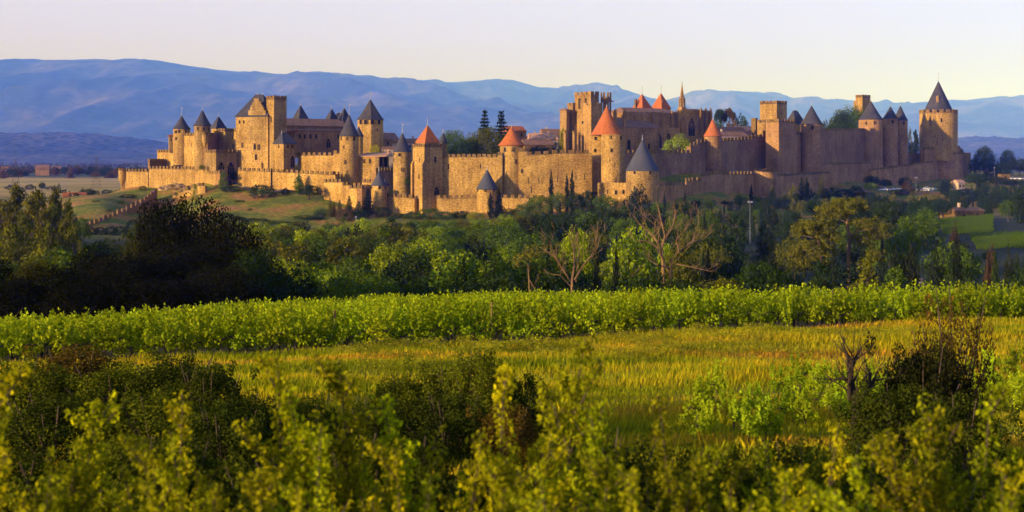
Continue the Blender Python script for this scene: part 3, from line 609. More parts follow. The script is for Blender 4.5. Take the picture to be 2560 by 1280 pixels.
curtain('long lit inner wall between the broad red cone and the tallest red cone', (1297, 566), (1480, 570), [(1297, 1317, 369.5, 369.5), (1317, 1380, 379, 377), (1380, 1480, 375, 374.5)], 500, pitch=3.4, mw=2.1, mh=1.7, wins=[(1305, 428, .7, 1.6, 'square'), (1322, 452, .3, 3), (1347, 452, .3, 3), (1394, 447, .3, 3), (1420, 455, .3, 3), (1440, 443, .3, 3), (1461, 442, .3, 3), (1328, 475, .4, 3)])
# tallest red cone
r = round_tower('large round tower with tallest red cone roof in the middle of the walls', 1533, 562, 30, 337, 470, None, wins=[(1527, 344, .9, 1.4), (1552, 345, .9, 1.6), (1529, 376, .9, 1.5), (1525, 401, .4, 1.6), (1544, 437, .4, 1.6), (1537, 412, .3, 2)])
b_ = Block(r, (1476.5, 578), -6, pxr=1512, dl=12, ytop=337, ybase=478, name='beak', winr=[(1489, 346, .9, 1.4, 'square'), (1488, 376, .9, 1.4, 'square')])
X = (1517 - CX) * 571 / F - r.location.x; m = MB(); H = zof(337, 571) - r.location.z; h = zof(265, 571) - zof(337, 571); Rr = 41.5 * 571 / F
m.lathe([(Rr * .9, H - .3), (Rr, H - .1), (Rr * .985, H + .05), (Rr * .86, H + h * .10), (Rr * .62, H + h * .33), (Rr * .36, H + h * .62), (.12, H + h)], 32); ro = m.build('roof', M['tile'], r, (X, 571 - r.location.y, 0), smooth=True); ro.data.set_sharp_from_angle(angle=R(40)); finial(ro, None, (0, 0, H + h), 1.2)
curtain('lit low outer wall left of the big slate cone with three small windows', (1494, 553), (1568, 549), [(1494, 1568, 457, 457)], 510, cren=False, wins=[(1540, 481, .9, 1.8, 'square'), (1559, 480, .9, 1.8, 'square'), (1519, 480, .4, 1.6, 'square')])
round_tower('massive round tower with tall smooth slate cone in front of the walls', 1606, 548, 41, 426.5, 505, 348.7, 42.5, roofmat='slate_smooth', flare=False, wins=[(1587, 430.5, .9, 1.4), (1625, 430.5, .9, 1.4), (1601, 440, .3, .4), (1640, 440, .3, .4)], fin=2.2)
# shaded right flank
curtain('shaded low outer wall climbing in steps right of the big slate cone', (1646, 552), (1887, 632), [(1646, 1716, 454, 454), (1716, 1732, 445, 445), (1732, 1756, 443, 443), (1756, 1773, 432, 432), (1773, 1887, 428, 428)], 510, mat='stone_red_shade', pitch=3.9, mw=2.4, mh=1.7)
curtain('high shaded inner wall behind the big slate cone, stepping up to the right', (1560, 578), (1916, 690), [(1560, 1727, 375, 375), (1727, 1744, 357, 354), (1744, 1872, 349, 341), (1872, 1880, 341, 341), (1880, 1908, 338, 336), (1908, 1918, 326, 326)], 470, mat='stone_red_shade', pitch=3.9, mw=2.6, mh=1.8, wins=[(1772, 384, .6, 1.6, 'square'), (1774, 405, .6, 1.4, 'square'), (1672, 432, .3, 2.6), (1700, 432, .3, 2.6), (1640, 430, .3, 2.6)])
round_tower('bright orange cone roof just showing above the shaded stepped wall', 1782, 640, 21.5, 340, 420, 297, 24, roofmat='tile', fin=1.2, mat='stone_red_shade')
round_tower('low open round bastion on the shaded outer wall', 1912, 634, 30, 422, 500, None, mat='stone_red_shade', name='bastion', cren=1.3, pitch=3.4)
r = composite('square_tower', 'square crenellated tower with taller rear block on the shaded flank', 'tower', 1948, 676, zof(440, 676))
b_ = Block(r, (1947, 674), 50, pxr=1990, pxl=1914, ytop=297, ybase=440, cren=1.8, mat='stone_red_shade', pitch=3.2, winr=[(1960, 367, .3, 2.2), (1973, 367, .3, 2.2), (1963, 398, .3, 2)])
u_ = Block(r, (1942, 692), 50, pxr=1967, pxl=1900, ytop=251, ybase=330, cren=1.9, mat='stone', pitch=2.8, name='rear_block', winl=[(1923, 274, .3, .4, 'square'), (1918, 274, .3, .4, 'square')], winr=[(1954, 288, .35, 3)])
q_ = Block(r, (1889, 700), 50, pxr=1894, pxl=1878, ytop=295, ybase=350, name='side_pillar', mat='stone_brown')
q2 = Block(r, (1912, 690), 50, pxr=1934, pxl=1893, ytop=299, ybase=350, name='parapet_block', cren=1.4, winl=[(1901, 304, 1.2, 1.4, 'square')])
r = composite('mansard_house', 'slate mansard roof between the square tower and shaded slate cone', 'house', 1987, 760, zof(340, 760))
b_ = Block(r, (1988, 752), 30, wr=5.5, dl=6, ytop=298, ybase=345, name='wall'); b_.roof(276, 'slate', .3, 'x', .55); b_.finial(1.5, dx=1.2); b_.finial(1.5, dx=-1.2)
r = composite('lean_roof_turret', 'small slate roofed turret hugging the left side of the shaded cone tower', 'turret', 1998, 716, zof(345, 716))
b_ = Block(r, (1999, 712), 45, wr=6, dl=5, ytop=310, ybase=350, name='turret_body', mat='stone'); b_.roof(285, 'slate', .2, 'x', .3)
curtain('narrow shaded wall between the square tower and the shaded cone tower', (1986, 690), (2008, 704), [(1986, 2008, 330, 330)], 440, mat='stone_red_shade')
round_tower('shaded round tower with pointed slate cone and one lit window', 2029, 702, 27.5, 311, 445, 264, 29, mat='stone_red_shade', wins=[(2031, 320, 1.2, 2.0), (2033, 367, .3, 1.4)], fin=3.4)
curtain('wide blank shaded inner wall on the right flank', (2056, 708), (2178, 766), [(2056, 2178, 321.5, 320)], 440, mat='stone_red_shade', mh=1.4, pitch=3.0, mw=2.3)
curtain('shaded outer wall between the low bastion and the thick lower wall', (1940, 640), (2074, 694), [(1940, 2074, 435, 428)], 500, mat='stone_red_shade', pitch=3.6, mw=2.9, mh=1.2)
curtain('thick lower wall standing under the wide blank inner wall', (2056, 699), (2178, 744), [(2056, 2178, 407, 405)], 480, mat='stone_red_shade', pitch=3.8, mw=3.0, mh=1.1)
round_tower('shaded slate cone tower, left of the right hand group of three', 2177, 762, 29.5, 299, 430, 252, 31, mat='stone_red_shade', wins=[(2187, 308, 1.2, 2.0), (2166, 309, .8, 1.8)], fin=3)
round_tower('shaded slim slate cone tower, middle of the right hand group of three', 2226, 776, 18, 296, 425, 265.6, 20, mat='stone_red_shade', wins=[(2231, 305, 1.0, 1.8)], fin=2.6)
round_tower('shaded slim slate cone tower, right of the right hand group of three', 2251, 788, 17.5, 301, 420, 263.5, 19, mat='stone_red_shade', wins=[(2259, 308, 1.0, 1.8), (2244, 306, .8, 1.6)], fin=2.6)
curtain('narrow shaded wall squeezed between the right hand cone towers', (2200, 774), (2250, 794), [(2200, 2222, 312, 312), (2222, 2250, 316, 316)], 425, mat='stone_red_shade', cren=False)
r = composite('far_tower', 'distant square tower top lit orange above the big green tree', 'tower', 2155, 860, zof(300, 860))
b_ = Block(r, (2156, 858), 40, pxr=2175.5, pxl=2139, ytop=236.5, ybase=300, cren=1.9, winl=[], pitch=2.6); q_ = Block(r, (2152, 860), 40, wr=3, pxl=2134, ytop=251, ybase=300, name='side_step')
curtain('low far wall between the last slim cone tower and the great lone tower', (2264, 796), (2304, 806), [(2264, 2304, 382, 383)], 410, mat='stone_red_shade', cren=False)
r = round_tower('great lone round tower with slate cone at the right end', 2346, 806, 46, 275, 400, None, wins=[(2309, 279, .8, 2), (2320, 279.5, .9, 2.2), (2337.5, 280, .9, 2.2), (2356.5, 280, .9, 2.2), (2385, 281, .7, 2.2), (2327.5, 304, .6, 6, 'gothic'), (2353, 302, .9, 2.4, 'square'), (2309, 351, .4, 1.6), (2355, 351, .4, 1.8), (2372, 290, .4, .5)], cren=2.4, pitch=4.4)
Rr = 33.5 * 806 / F; H = zof(274, 806) - r.location.z; h = zof(203, 806) - zof(274, 806); m = MB(); m.lathe([(Rr * .95, H - 2.0), (Rr, H), (Rr * .98, H + .2), (.15, H + h)], 32); ro = m.build('roof', M['slate'], r, smooth=True); ro.data.set_sharp_from_angle(angle=R(40))
finial(ro, None, (0, 0, H + h), 5.2, True); chimney(ro, -9.5 * 806 / F * 1.0, -Rr * .62, H + 3, 1.2, 5.2, 0, 'stone')
m = MB(); m.box(-.8, .8, -.9, .2, 0, 1.2); m.build('latrine_box', M['stone'], r, (-11.2, -2.5, zof(317, 806) - r.location.z), R(-60))
curtain('shaded outer wall rising to the right behind the car park', (2177, 738), (2333, 794), [(2177, 2250, 422, 413), (2250, 2333, 413, 401)], 475, mat='stone_red_shade', pitch=4.0, mw=3.2, mh=1.2)
round_tower('broad roofless shaded bastion below the great lone tower', 2366, 806, 40, 381, 455, None, mat='stone_red_shade', name='bastion', cren=1.2, pitch=3.4, wins=[(2338, 412, .4, .5), (2350, 425, .3, 2)])
curtain('inner terrace wall at the foot of the great lone tower', (2311, 788), (2393, 812), [(2311, 2375, 368, 368), (2375, 2403, 366, 364)], 400, mat='stone_red_shade', pitch=4.0, mw=2.8)
curtain('shaded stub of outer wall at the extreme right of the fortress', (2390, 798), (2427, 818), [(2390, 2427, 381, 381.5)], 455, mat='stone_red_shade', cren=False)

# stepped wall running down the slope on the far left
ln = [(214, 520), (393, 640)]
prof = [(214 + i * 11.5, 214 + (i + 1) * 11.5, y, y) for i, y in enumerate([555, 553, 548, 544, 538, 536, 530, 524, 521, 514, 509, 503])] + [(352, 362, 499, 495), (362, 393, 493, 470)]
curtain('dark stepped crenellated wall descending the slope to the left', (214, 520), (393, 640), prof, None, mat='stone_red_shade', bmat='stone_red_shade', thick=1.6, pitch=7.0, mw=4.8, mh=1.2, name='stepped_wall')
r = composite('ruined_gate', 'small ruined gate stub at the bottom of the stepped wall', 'gate', 165, 500, gz(165, 500) - .3)
Block(r, (147, 500), 35, pxr=192, dl=2, ytop=569, ybase=600, name='wall_body', cren=1.0, mat='stone_brown', pitch=2.6)
Block(r, (158, 490), -30, wr=3.4, dl=2, ytop=574, ybase=600, name='gate_pier', mat='stone')

# ------------------------------------------------------------------ church
r = composite('church', 'gothic church with bell tower, openwork spire and rose window above the walls', 'church', 1600, 660, zof(385, 660))
t1 = Block(r, (1477, 632), 36, pxr=1497, pxl=1436.5, ytop=228, ybase=385, cren=2.2, name='bell_tower', mat='ashlar', bmat='ashlar', pitch=3.0, winl=[(1448.5, 259, 1.4, 5, 'louvre'), (1464.8, 259, 1.4, 5, 'louvre'), (1457, 306, 1.4, 1.4, 'round')])
Block(r, (1478, 629), 36, pxr=1506, dl=6, ytop=256.5, ybase=385, cren=1.6, name='tower_annex', mat='ashlar', bmat='ashlar', pitch=3)
Block(r, (1432, 641), 36, pxr=1438, pxl=1418.5, ytop=257, ybase=385, cren=1.4, name='corner_turret', mat='ashlar', bmat='ashlar')
b_ = Block(r, (1416, 637), 36, pxr=1423, pxl=1399.5, ytop=275, ybase=385, name='west_block', mat='ashlar'); b_.roof(270, 'tile_brown', .5)
Block(r, (1437, 640), 36, wr=4, pxl=1418, ytop=312, ybase=385, name='porch_wall', mat='ashlar', winl=[(1429, 297, 2, 3.4, 'arch'), (1427, 328, 1.4, 1.4, 'round')])
for px in (1414, 1436, 1474):
    bb = Block(r, (px, 630), 36, wr=1.3, dl=1.6, ytop=334, ybase=385, name='buttress', mat='ashlar')
    bb.roof(330, 'ashlar', .05, lean=True, h=1.6, name='buttress_cap')
nv = Block(r, (1508, 640), 36, pxr=1648, dl=14, ytop=317, ybase=385, name='nave', mat='ashlar', winr=[(1572, 362, 2.0, 5.0, 'arch'), (1622, 366, 1.2, 3, 'arch')])
nv.roof(290, 'tile_brown', .4, lean=True, h=5.6)
ch = Block(r, (1562, 662), 33, pxr=1700, dl=17, ytop=281, ybase=380, name='choir', mat='ashlar')
ch.roof(270, 'tile_brown', .3, 'x', .8)
m = MB(); m.box(-.25, ch.Lr + .25, -.25, -.003, ch.H - 2.0, ch.H + .5)
for k in range(40): m.box(k * ch.Lr / 40, k * ch.Lr / 40 + ch.Lr / 90, -.35, -.251, ch.H - 1.6, ch.H - .4)
m.build('parapet', M['ashlar'], r, ch.rel, ch.b)
ap = Block(r, (1628, 664), 33, pxr=1700, dl=10, ytop=318, ybase=385, name='chapel', mat='ashlar', winr=[(1647, 352, 3.4, 7.6, 'gothic'), (1671, 345, 2.2, 5, 'gothic')])
def pinnacle(blk, px, ytop, ybot, w=1.1, out=1.0):
    t, d = blk.dr(px); m = MB(); z1 = zof(ytop, d) - blk.zb; z0 = zof(ybot, d) - blk.zb; zs = z1 - 3.2
    m.box(t - w / 2, t + w / 2, -out, -.004, z0, zs); m.box(t - w / 2 - .12, t + w / 2 + .12, -out - .12, -.003, zs + .002, zs + .35)
    c = -out / 2; a = w * .42
    m.hexa([(t - a, c - a, zs + .36), (t + a, c - a, zs + .36), (t + a, c + a, zs + .36), (t - a, c + a, zs + .36), (t - a * .8, c - a * .8, zs + 1.2), (t + a * .8, c - a * .8, zs + 1.2), (t + a * .8, c + a * .8, zs + 1.2), (t - a * .8, c + a * .8, zs + 1.2)])
    m.hexa([(t - a * 1.1, c - a * 1.1, zs + 1.21), (t + a * 1.1, c - a * 1.1, zs + 1.21), (t + a * 1.1, c + a * 1.1, zs + 1.21), (t - a * 1.1, c + a * 1.1, zs + 1.21), (t - .07, c - .07, z1), (t + .07, c - .07, z1), (t + .07, c + .07, z1), (t - .07, c + .07, z1)])
    m.build('pinnacle', M['ashlar'], r, blk.rel, blk.b)
for px in (1632, 1653, 1678): pinnacle(ch, px, 275, 380, 1.3, 1.4)
for px in (1536, 1560): pinnacle(nv, px, 272, 318, 1.6, 1.0)
tr = Block(r, (1714, 684), 36, pxr=1777, dl=12, ytop=282, ybase=380, name='transept', mat='ashlar', winr=[(1729, 318, 4.6, 9.4, 'gothic')])
tr.roof(272, 'tile_brown', .1, 'x', .6)
m = MB(); t, d = tr.dr(1729)          # rose tracery
zc = zof(311, d) - tr.zb
for q in range(12):
    a = 2 * math.pi * q / 12; m.tube([(t, -.16, zc), (t + 2.0 * math.cos(a), -.16, zc + 2.0 * math.sin(a))], .09, 4)
m.tube([(t + 2.1 * math.cos(2 * math.pi * q / 20), -.16, zc + 2.1 * math.sin(2 * math.pi * q / 20)) for q in range(21)], .13, 4)
m.tube([(t + .8 * math.cos(2 * math.pi * q / 14), -.16, zc + .8 * math.sin(2 * math.pi * q / 14)) for q in range(15)], .1, 4)
m.build('rose_tracery', M['ashlar'], r, tr.rel, tr.b)
m = MB(); m.box(-.2, tr.Lr + .2, -.25, -.005, tr.H - .6, tr.H + 1.6)
for k in range(14): m.box((k + .3) * tr.Lr / 14, (k + .7) * tr.Lr / 14, -.32, -.251, tr.H - .2, tr.H + 1.2)
m.build('parapet', M['ashlar'], r, tr.rel, tr.b)
for px in (1750, 1762, 1774): pinnacle(tr, px, 268.5, 380, 1.4, 1.5)
sp = Block(r, (1705, 676), 40, pxr=1716, pxl=1694, ytop=268, ybase=385, name='spire_tower', mat='ashlar')
sp.win_r(1709, 296, .5, 2, 'square')
cx, cy = sp.Lr / 2, sp.Ll / 2; rr_ = sp.Lr / 2
m = MB(); z0 = sp.H; zt = zof(206, 679) - sp.zb; za = z0 + (zof(252, 679) - zof(268, 679))
for q in range(8):                    # open lantern: eight piers, then a crocketed octagonal spire
    a = 2 * math.pi * (q + .5) / 8; x, y = cx + rr_ * .88 * math.cos(a), cy + rr_ * .88 * math.sin(a)
    m.lathe([(.34, z0 - .3), (.34, za), (.42, za + .02), (.05, za + 2.2)], 6, x, y)
m.lathe([(rr_ * .95, za - .6), (rr_ * .95, za - .15)], 8, cx, cy, R(22.5)); m.lathe([(rr_ * .45, z0 - .1), (rr_ * .4, za)], 8, cx, cy)
m.lathe([(rr_ * .74, za - .14), (rr_ * .5, za + (zt - za) * .36), (.10, zt - .8)], 8, cx, cy, R(22.5))
for k in range(1, 8):
    f = k / 8; rad = rr_ * .74 * (1 - f) + .12
    for q in range(8):
        a = 2 * math.pi * (q + .5) / 8; m.lathe([(.03, -.18 + za + (zt - za) * f * .93), (.17, za + (zt - za) * f * .93), (.03, .2 + za + (zt - za) * f * .93)], 5, cx + rad * math.cos(a), cy + rad * math.sin(a))
m.box(cx - .09, cx + .09, cy - .09, cy + .09, zt - .9, zt + .4); m.box(cx - .55, cx + .55, cy - .08, cy + .08, zt - .55, zt - .35)
m.build('spire', M['ashlar'], r, sp.rel, sp.b)
# openwork stair turret behind the bell tower
r = thing('belfry', 'small openwork gothic turret with pinnacles behind the bell tower', 'turret', P(1515, 300, 648))
m = MB(); rr_ = 13 * 648 / F; H = zof(243, 648) - r.location.z; m.lathe([(rr_, -2), (rr_, H * .25), (rr_ * .8, H * .26)], 8, rot=R(22.5)); m.build('turret_body', M['ashlar'], r)
m = MB()
for q in range(8): a = R(45 * q + 22.5); m.lathe([(.42, H * .255), (.42, H * .8), (.3, H * .82)], 6, rr_ * .9 * math.cos(a), rr_ * .9 * math.sin(a))
m.lathe([(rr_ * .35, H * .2), (rr_ * .35, H * .8)], 8); m.lathe([(rr_ * 1.05, H * .78), (rr_ * 1.12, H * .9), (rr_ * 1.05, H)], 8, rot=R(22.5)); m.build('lantern', M['ashlar'], r)
m = MB()
for q in range(8): a = R(45 * q + 22.5); m.box(-.35 + rr_ * .95 * math.cos(a), .35 + rr_ * .95 * math.cos(a), -.35 + rr_ * .95 * math.sin(a), .35 + rr_ * .95 * math.sin(a), H + .002, H + 2.4)
m.box(rr_, rr_ + 1.3, -.15, .15, H * .8, H * .85); m.build('pinnacles', M['ashlar'], r)
# two red pyramid towers far behind the church
for px, ya, lab in ((1606, 234.5, 'red pyramid roof behind the church, left of a pair'), (1654, 232.5, 'red pyramid roof behind the church, nearest the gothic spire')):
    r = composite('red_roofed_tower', lab, 'tower', px, 730, zof(300, 730))
    b_ = Block(r, (px, 722), 42, wr=7.4, dl=7.4, ytop=271, ybase=300); b_.roof(ya, 'tile', .5); b_.finial(4.0, True); chimney(r, b_.rel.x - (3.5 if px < 1630 else -1), b_.rel.y + 3, b_.rel.z + b_.H + 1, 1.1, 4 if px < 1630 else 3.5, .7, 'stone_brown')

# ------------------------------------------------------------------ houses inside the walls
def house(label, px, d, w, dep, yeave, ybase, yridge, rot=20, roof='tile_brown', wall='plaster', chim=1, wins=2, ridge='x', rl=.98, name='house', cw=.8):
    zb = min(zof(ybase, d), gz(px, d)) - .3
    r = composite(name, label, 'house', px, d, zb)
    b_ = Block(r, (px, d), rot, wr=w, dl=dep, ytop=yeave, zb=zb, name='wall', mat=wall)
    for k in range(wins):
        t = w * (k + .5) / wins; window(b_.o, t, 0, max(b_.H - 2.6, .8), 0, .9, 1.3, 'square')
    ro = b_.roof(yridge, roof, .4, ridge, rl)
    for k in range(chim): chimney(ro, w * (.25 + .5 * k), dep * .55, b_.H + (b_.rz - b_.zb - b_.H) * .6, cw, cw * 2.4, 0, 'plaster')
    return r
house('red brown house behind the walls, right of the eight sided tower', 960, 690, 9, 8, 349, 385, 332, 35, 'tile_brown', 'stone_red_shade')
house('low brown roofed house left of the red pyramid roof', 994, 680, 14, 9, 357, 385, 346, 25, 'tile_brown', 'plaster', 2, 3)
house('low house wall with shuttered windows just behind the gatehouse', 962, 640, 8, 6, 372, 392, 366, 20, 'tile_brown', 'plaster', 0, 2)
house('red roofed house right of the two dark firs behind the wall', 1268, 672, 11, 9, 328, 372, 315, 25, 'tile', 'stone_red_shade', 0)
house('pinkish roofed house between the firs and the church', 1325, 668, 15, 9, 348, 378, 333, 12, 'tile_pink', 'plaster', 2)
house('brown roofed house next to the left wall of the church', 1358, 690, 14, 9, 336, 378, 322, 15, 'tile_brown', 'plaster', 1)
house('long roofed house below the pinkish one, beside the hedge', 1312, 640, 16, 9, 362, 380, 349, 20, 'tile_brown', 'stone_brown', 0)
house('low brown roof right of the orange cone roof', 1803, 690, 17, 9, 331, 352, 318, 25, 'tile_brown', 'plaster', 2)
house('long low reddish roof just above the shaded stepped wall', 1798, 668, 18, 8, 339, 355, 329, 25, 'tile_brown', 'plaster', 1)
house('pale roofed house behind trees left of the square tower', 1846, 710, 12, 8, 327, 350, 315, 20, 'tile_pink', 'plaster', 1)

# ------------------------------------------------------------------ foliage meshes (unit trees: one metre high, one metre wide)
def leaf_quads(pos, nrm, size, aspect=0.62, up=None):
    n = len(pos); r = rng.normal(size=(n, 3)) if up is None else np.tile(np.array(up, float), (n, 1)) + rng.normal(size=(n, 3)) * 0.35
    nrm = nrm / np.maximum(np.linalg.norm(nrm, axis=1, keepdims=True), 1e-6)
    t = r - nrm * (r * nrm).sum(1, keepdims=True); t /= np.maximum(np.linalg.norm(t, axis=1, keepdims=True), 1e-6); b = np.cross(nrm, t)
    s = np.asarray(size)[:, None]
    return np.stack([pos - t * s, pos - b * s * aspect, pos + t * s, pos + b * s * aspect], 1).reshape(-1, 3)
def quads(v): return np.arange(len(v)).reshape(-1, 4)
def clump_leaves(cl, n, leaf, inner=0.22, up=None, aspect=0.62, nj=0.55, upn=0.25):
    cl = np.asarray(cl, float); p = cl[:, 3] * cl[:, 4]; k = rng.choice(len(cl), n, p=p / p.sum())
    d = rng.normal(size=(n, 3)); d /= np.linalg.norm(d, axis=1, keepdims=True)
    r = np.where(rng.random(n) < inner, rng.random(n) ** .5 * .8, 1 - np.abs(rng.normal(size=n)) * .16)
    c = cl[k]; rad = np.stack([c[:, 3], c[:, 3], c[:, 4]], 1)
    pos = c[:, :3] + d * rad * r[:, None]
    nr = d + rng.normal(size=(n, 3)) * nj + np.array([0, 0, upn])
    return leaf_quads(pos, nr, leaf * (0.6 + 0.8 * rng.random(n)), aspect, up)
def ell_clumps(n, c, rad, rmin, rmax, fill=0.74, zlow=-0.75):
    out = []; g = math.pi * (3 - math.sqrt(5))
    for i in range(n):
        z = 1 - 2 * (i + .5) / n
        if z < zlow: continue
        a = g * i + random.uniform(-.4, .4); q = math.sqrt(1 - z * z); f = fill * random.uniform(.82, 1.14)
        r = random.uniform(rmin, rmax)
        out.append((c[0] + q * math.cos(a) * rad[0] * f, c[1] + q * math.sin(a) * rad[1] * f, c[2] + z * rad[2] * f, r, r * random.uniform(.75, 1.0)))
    return out
def mk(name, v, mat): return np_mesh(name, v, quads(v), mat)
def trunk_mesh(h, r0, limbs, seed, spread=.35, mat='bark', zs=.25):
    rr = random.Random(seed); m = MB(); bend = [rr.uniform(-.02, .02) for _ in range(4)]
    m.tube([(0, 0, -.03), (bend[0], bend[1], h * .5), (bend[2], bend[3], h)], [r0 * 1.25, r0 * .9, r0 * .5], 7)
    for k in range(limbs):
        a = 2 * math.pi * (k + rr.random() * .6) / limbs; z = h * rr.uniform(.4, .95); s = spread * rr.uniform(.6, 1)
        m.tube([(0, 0, z), (s * .45 * math.cos(a), s * .45 * math.sin(a), z + zs * .45), (s * math.cos(a), s * math.sin(a), z + zs * rr.uniform(.7, 1.1))], [r0 * .5, r0 * .32, r0 * .1], 5)
    o = m.build('trunk', M[mat]); me = o.data; bpy.data.objects.remove(o); return me
KIND = {}
def add_kind(k, crown, trunk): KIND.setdefault(k, []).append((crown, trunk))
for i in range(6):       # round broadleaf trees
    c = ell_clumps(54, (0, 0, .57), (.5, .5, .44), .075, .15); c += [(random.uniform(-.15, .15), random.uniform(-.15, .15), random.uniform(.4, .7), .26, .24) for _ in range(3)]
    add_kind('broad', mk('crown', clump_leaves(c, 3600, .021, nj=.38, upn=.1), M['leaf']), trunk_mesh(.5, .032, 6, i))
for i in range(4):       # loose feathery poplars and willows
    c = []
    for q in range(46):
        z = random.uniform(.12, .97); f = math.sin(min(1, (1.02 - z) * 1.5) * math.pi / 2) * .42; a = random.uniform(0, 6.28); s = f * random.uniform(.2, 1)
        c.append((s * math.cos(a), s * math.sin(a), z, random.uniform(.06, .12), random.uniform(.06, .11)))
    add_kind('loose', mk('crown', clump_leaves(c, 2600, .022, .3, nj=.9), M['leaf']), trunk_mesh(.8, .025, 9, 20 + i, .3))
for i in range(4):       # slim cypresses
    c = []
    for q in range(40):
        z = .04 + .94 * q / 39; f = .40 * min(1, (1.0 - z) * 2.2 + .08) ** .8 * min(1, .55 + z * 2.2); a = random.uniform(0, 6.28); s = f * .45
        c.append((s * math.cos(a), s * math.sin(a), z, f * .72, .055))
    add_kind('cypress', mk('crown', clump_leaves(c, 1500, .034, .15, up=(0, 0, 1), aspect=.9), M['leaf']), trunk_mesh(.2, .05, 0, 40 + i))
for i in range(4):       # bushy dark conifers with several ragged spires
    c = []
    for t in range(7):
        ax, ay = random.uniform(-.26, .26), random.uniform(-.26, .26); top = random.uniform(.62, .98) if t else 1.0
        if t == 0: ax = ay = 0
        for q in range(16):
            z = .03 + (top - .04) * q / 15; f = .22 * min(1, (top - z) / top * 2.0 + .12); a = random.uniform(0, 6.28)
            c.append((ax * (1 - .3 * z) + f * .5 * math.cos(a), ay * (1 - .3 * z) + f * .5 * math.sin(a), z, f * .75, .06))
    add_kind('conifer', mk('crown', clump_leaves(c, 3200, .026, .15, up=(0, 0, 1), aspect=.6, nj=.7), M['leaf']), trunk_mesh(.3, .03, 0, 60 + i))
for i in range(3):       # firs with level drooping tiers
    v = []
    for lv in range(15):
        z = .08 + .90 * lv / 15; rad = .50 * (1 - z) ** .85 + .02; nb = 9 - lv // 3
        for q in range(nb):
            a = 2 * math.pi * (q + random.random() * .7) / nb; L = rad * random.uniform(.75, 1.1); n = max(14, int(70 * L / .5))
            t = rng.random(n) ** .7; pos = np.stack([np.cos(a) * L * t, np.sin(a) * L * t, z - .10 * L * t ** 2 + .03 * t], 1) + rng.normal(size=(n, 3)) * np.array([.018, .018, .010])
            v.append(leaf_quads(pos, np.tile([.2 * math.cos(a), .2 * math.sin(a), 1.0], (n, 1)) + rng.normal(size=(n, 3)) * .5, .032 * (0.7 + .6 * rng.random(n)), .6))
    add_kind('fir', mk('crown', np.concatenate(v), M['leaf']), trunk_mesh(.95, .022, 0, 80 + i))
for i in range(4):       # dense shrubs down to the ground
    c = ell_clumps(54, (0, 0, .42), (.5, .5, .52), .08, .16, .80, -.85)
    add_kind('shrub', mk('crown', clump_leaves(c, 3000, .023, nj=.4, upn=.1), M['leaf']), trunk_mesh(.3, .025, 5, 90 + i))
for i in range(3):       # big dark near oaks: finer leaves
    c = ell_clumps(90, (0, 0, .54), (.5, .5, .47), .07, .15, .80); c += [(random.uniform(-.2, .2), random.uniform(-.2, .2), random.uniform(.3, .75), .24, .2) for _ in range(6)]
    c += [(random.uniform(-.42, .42), random.uniform(-.42, .42), random.uniform(.1, .6), .10, .10) for _ in range(18)]
    add_kind('oak', mk('crown', clump_leaves(c, 12000, .0135, .2), M['leaf']), trunk_mesh(.5, .03, 8, 100 + i))
for i in range(3):       # umbrella pines
    c = []
    for q in range(34):
        a = random.uniform(0, 6.28); s = .40 * random.random() ** .5; c.append((s * math.cos(a), s * math.sin(a), .80 + .12 * (1 - (s / .42) ** 2) + random.uniform(-.06, .03), random.uniform(.08, .13), random.uniform(.05, .08)))
    add_kind('pine', mk('crown', clump_leaves(c, 4200, .017, .2, nj=.8), M['leaf']), trunk_mesh(.7, .022, 8, 120 + i, .34, 'bark_pale', .14))

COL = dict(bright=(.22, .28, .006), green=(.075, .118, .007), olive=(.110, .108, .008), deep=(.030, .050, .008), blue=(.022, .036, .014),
           brown=(.115, .068, .018), black=(.0120, .0125, .0035), cyp=(.022, .028, .007), gold=(.30, .27, .012), rust=(.075, .042, .014), pinec=(.135, .130, .010))  # black: leaf colour that carries the shade on the left oaks
CWORD = dict(bright='bright yellow green', green='mid green', olive='olive green', deep='deep green', blue='dark blue green', brown='brownish', black='shaded near-black', cyp='dark', gold='glowing yellow', rust='rust brown', pinec='golden green')
KWORD = dict(broad='leafy tree', loose='feathery tree', cypress='slim cypress', conifer='bushy conifer', fir='tiered fir', shrub='shrub', oak='broad oak', pine='umbrella pine')
KNAME = dict(broad='broadleaf_tree', loose='poplar_tree', cypress='cypress_tree', conifer='conifer_tree', fir='fir_tree', shrub='shrub', oak='oak_tree', pine='pine_tree')
KCAT = dict(shrub='shrub')
LAND = [(110, 'at far left edge'), (215, 'below river plain'), (410, 'below stepped wall'), (560, 'below twin slate towers'), (690, 'below stepped gable keep'), (820, 'below long hall'), (930, 'below tall cone tower'), (1010, 'below small slate turret'),
        (1120, 'below red pyramid roof'), (1250, 'below slate cone turret'), (1360, 'below broad red cone'), (1470, 'below lit inner wall'), (1560, 'below tallest red cone'), (1680, 'below big slate cone'), (1790, 'below gothic spire'), (1900, 'below orange cone roof'),
        (1990, 'below shaded square tower'), (2080, 'below shaded cone tower'), (2180, 'below wide blank wall'), (2290, 'below three slate cones'), (2400, 'below great lone tower'), (9999, 'at far right edge')]
TREES = []
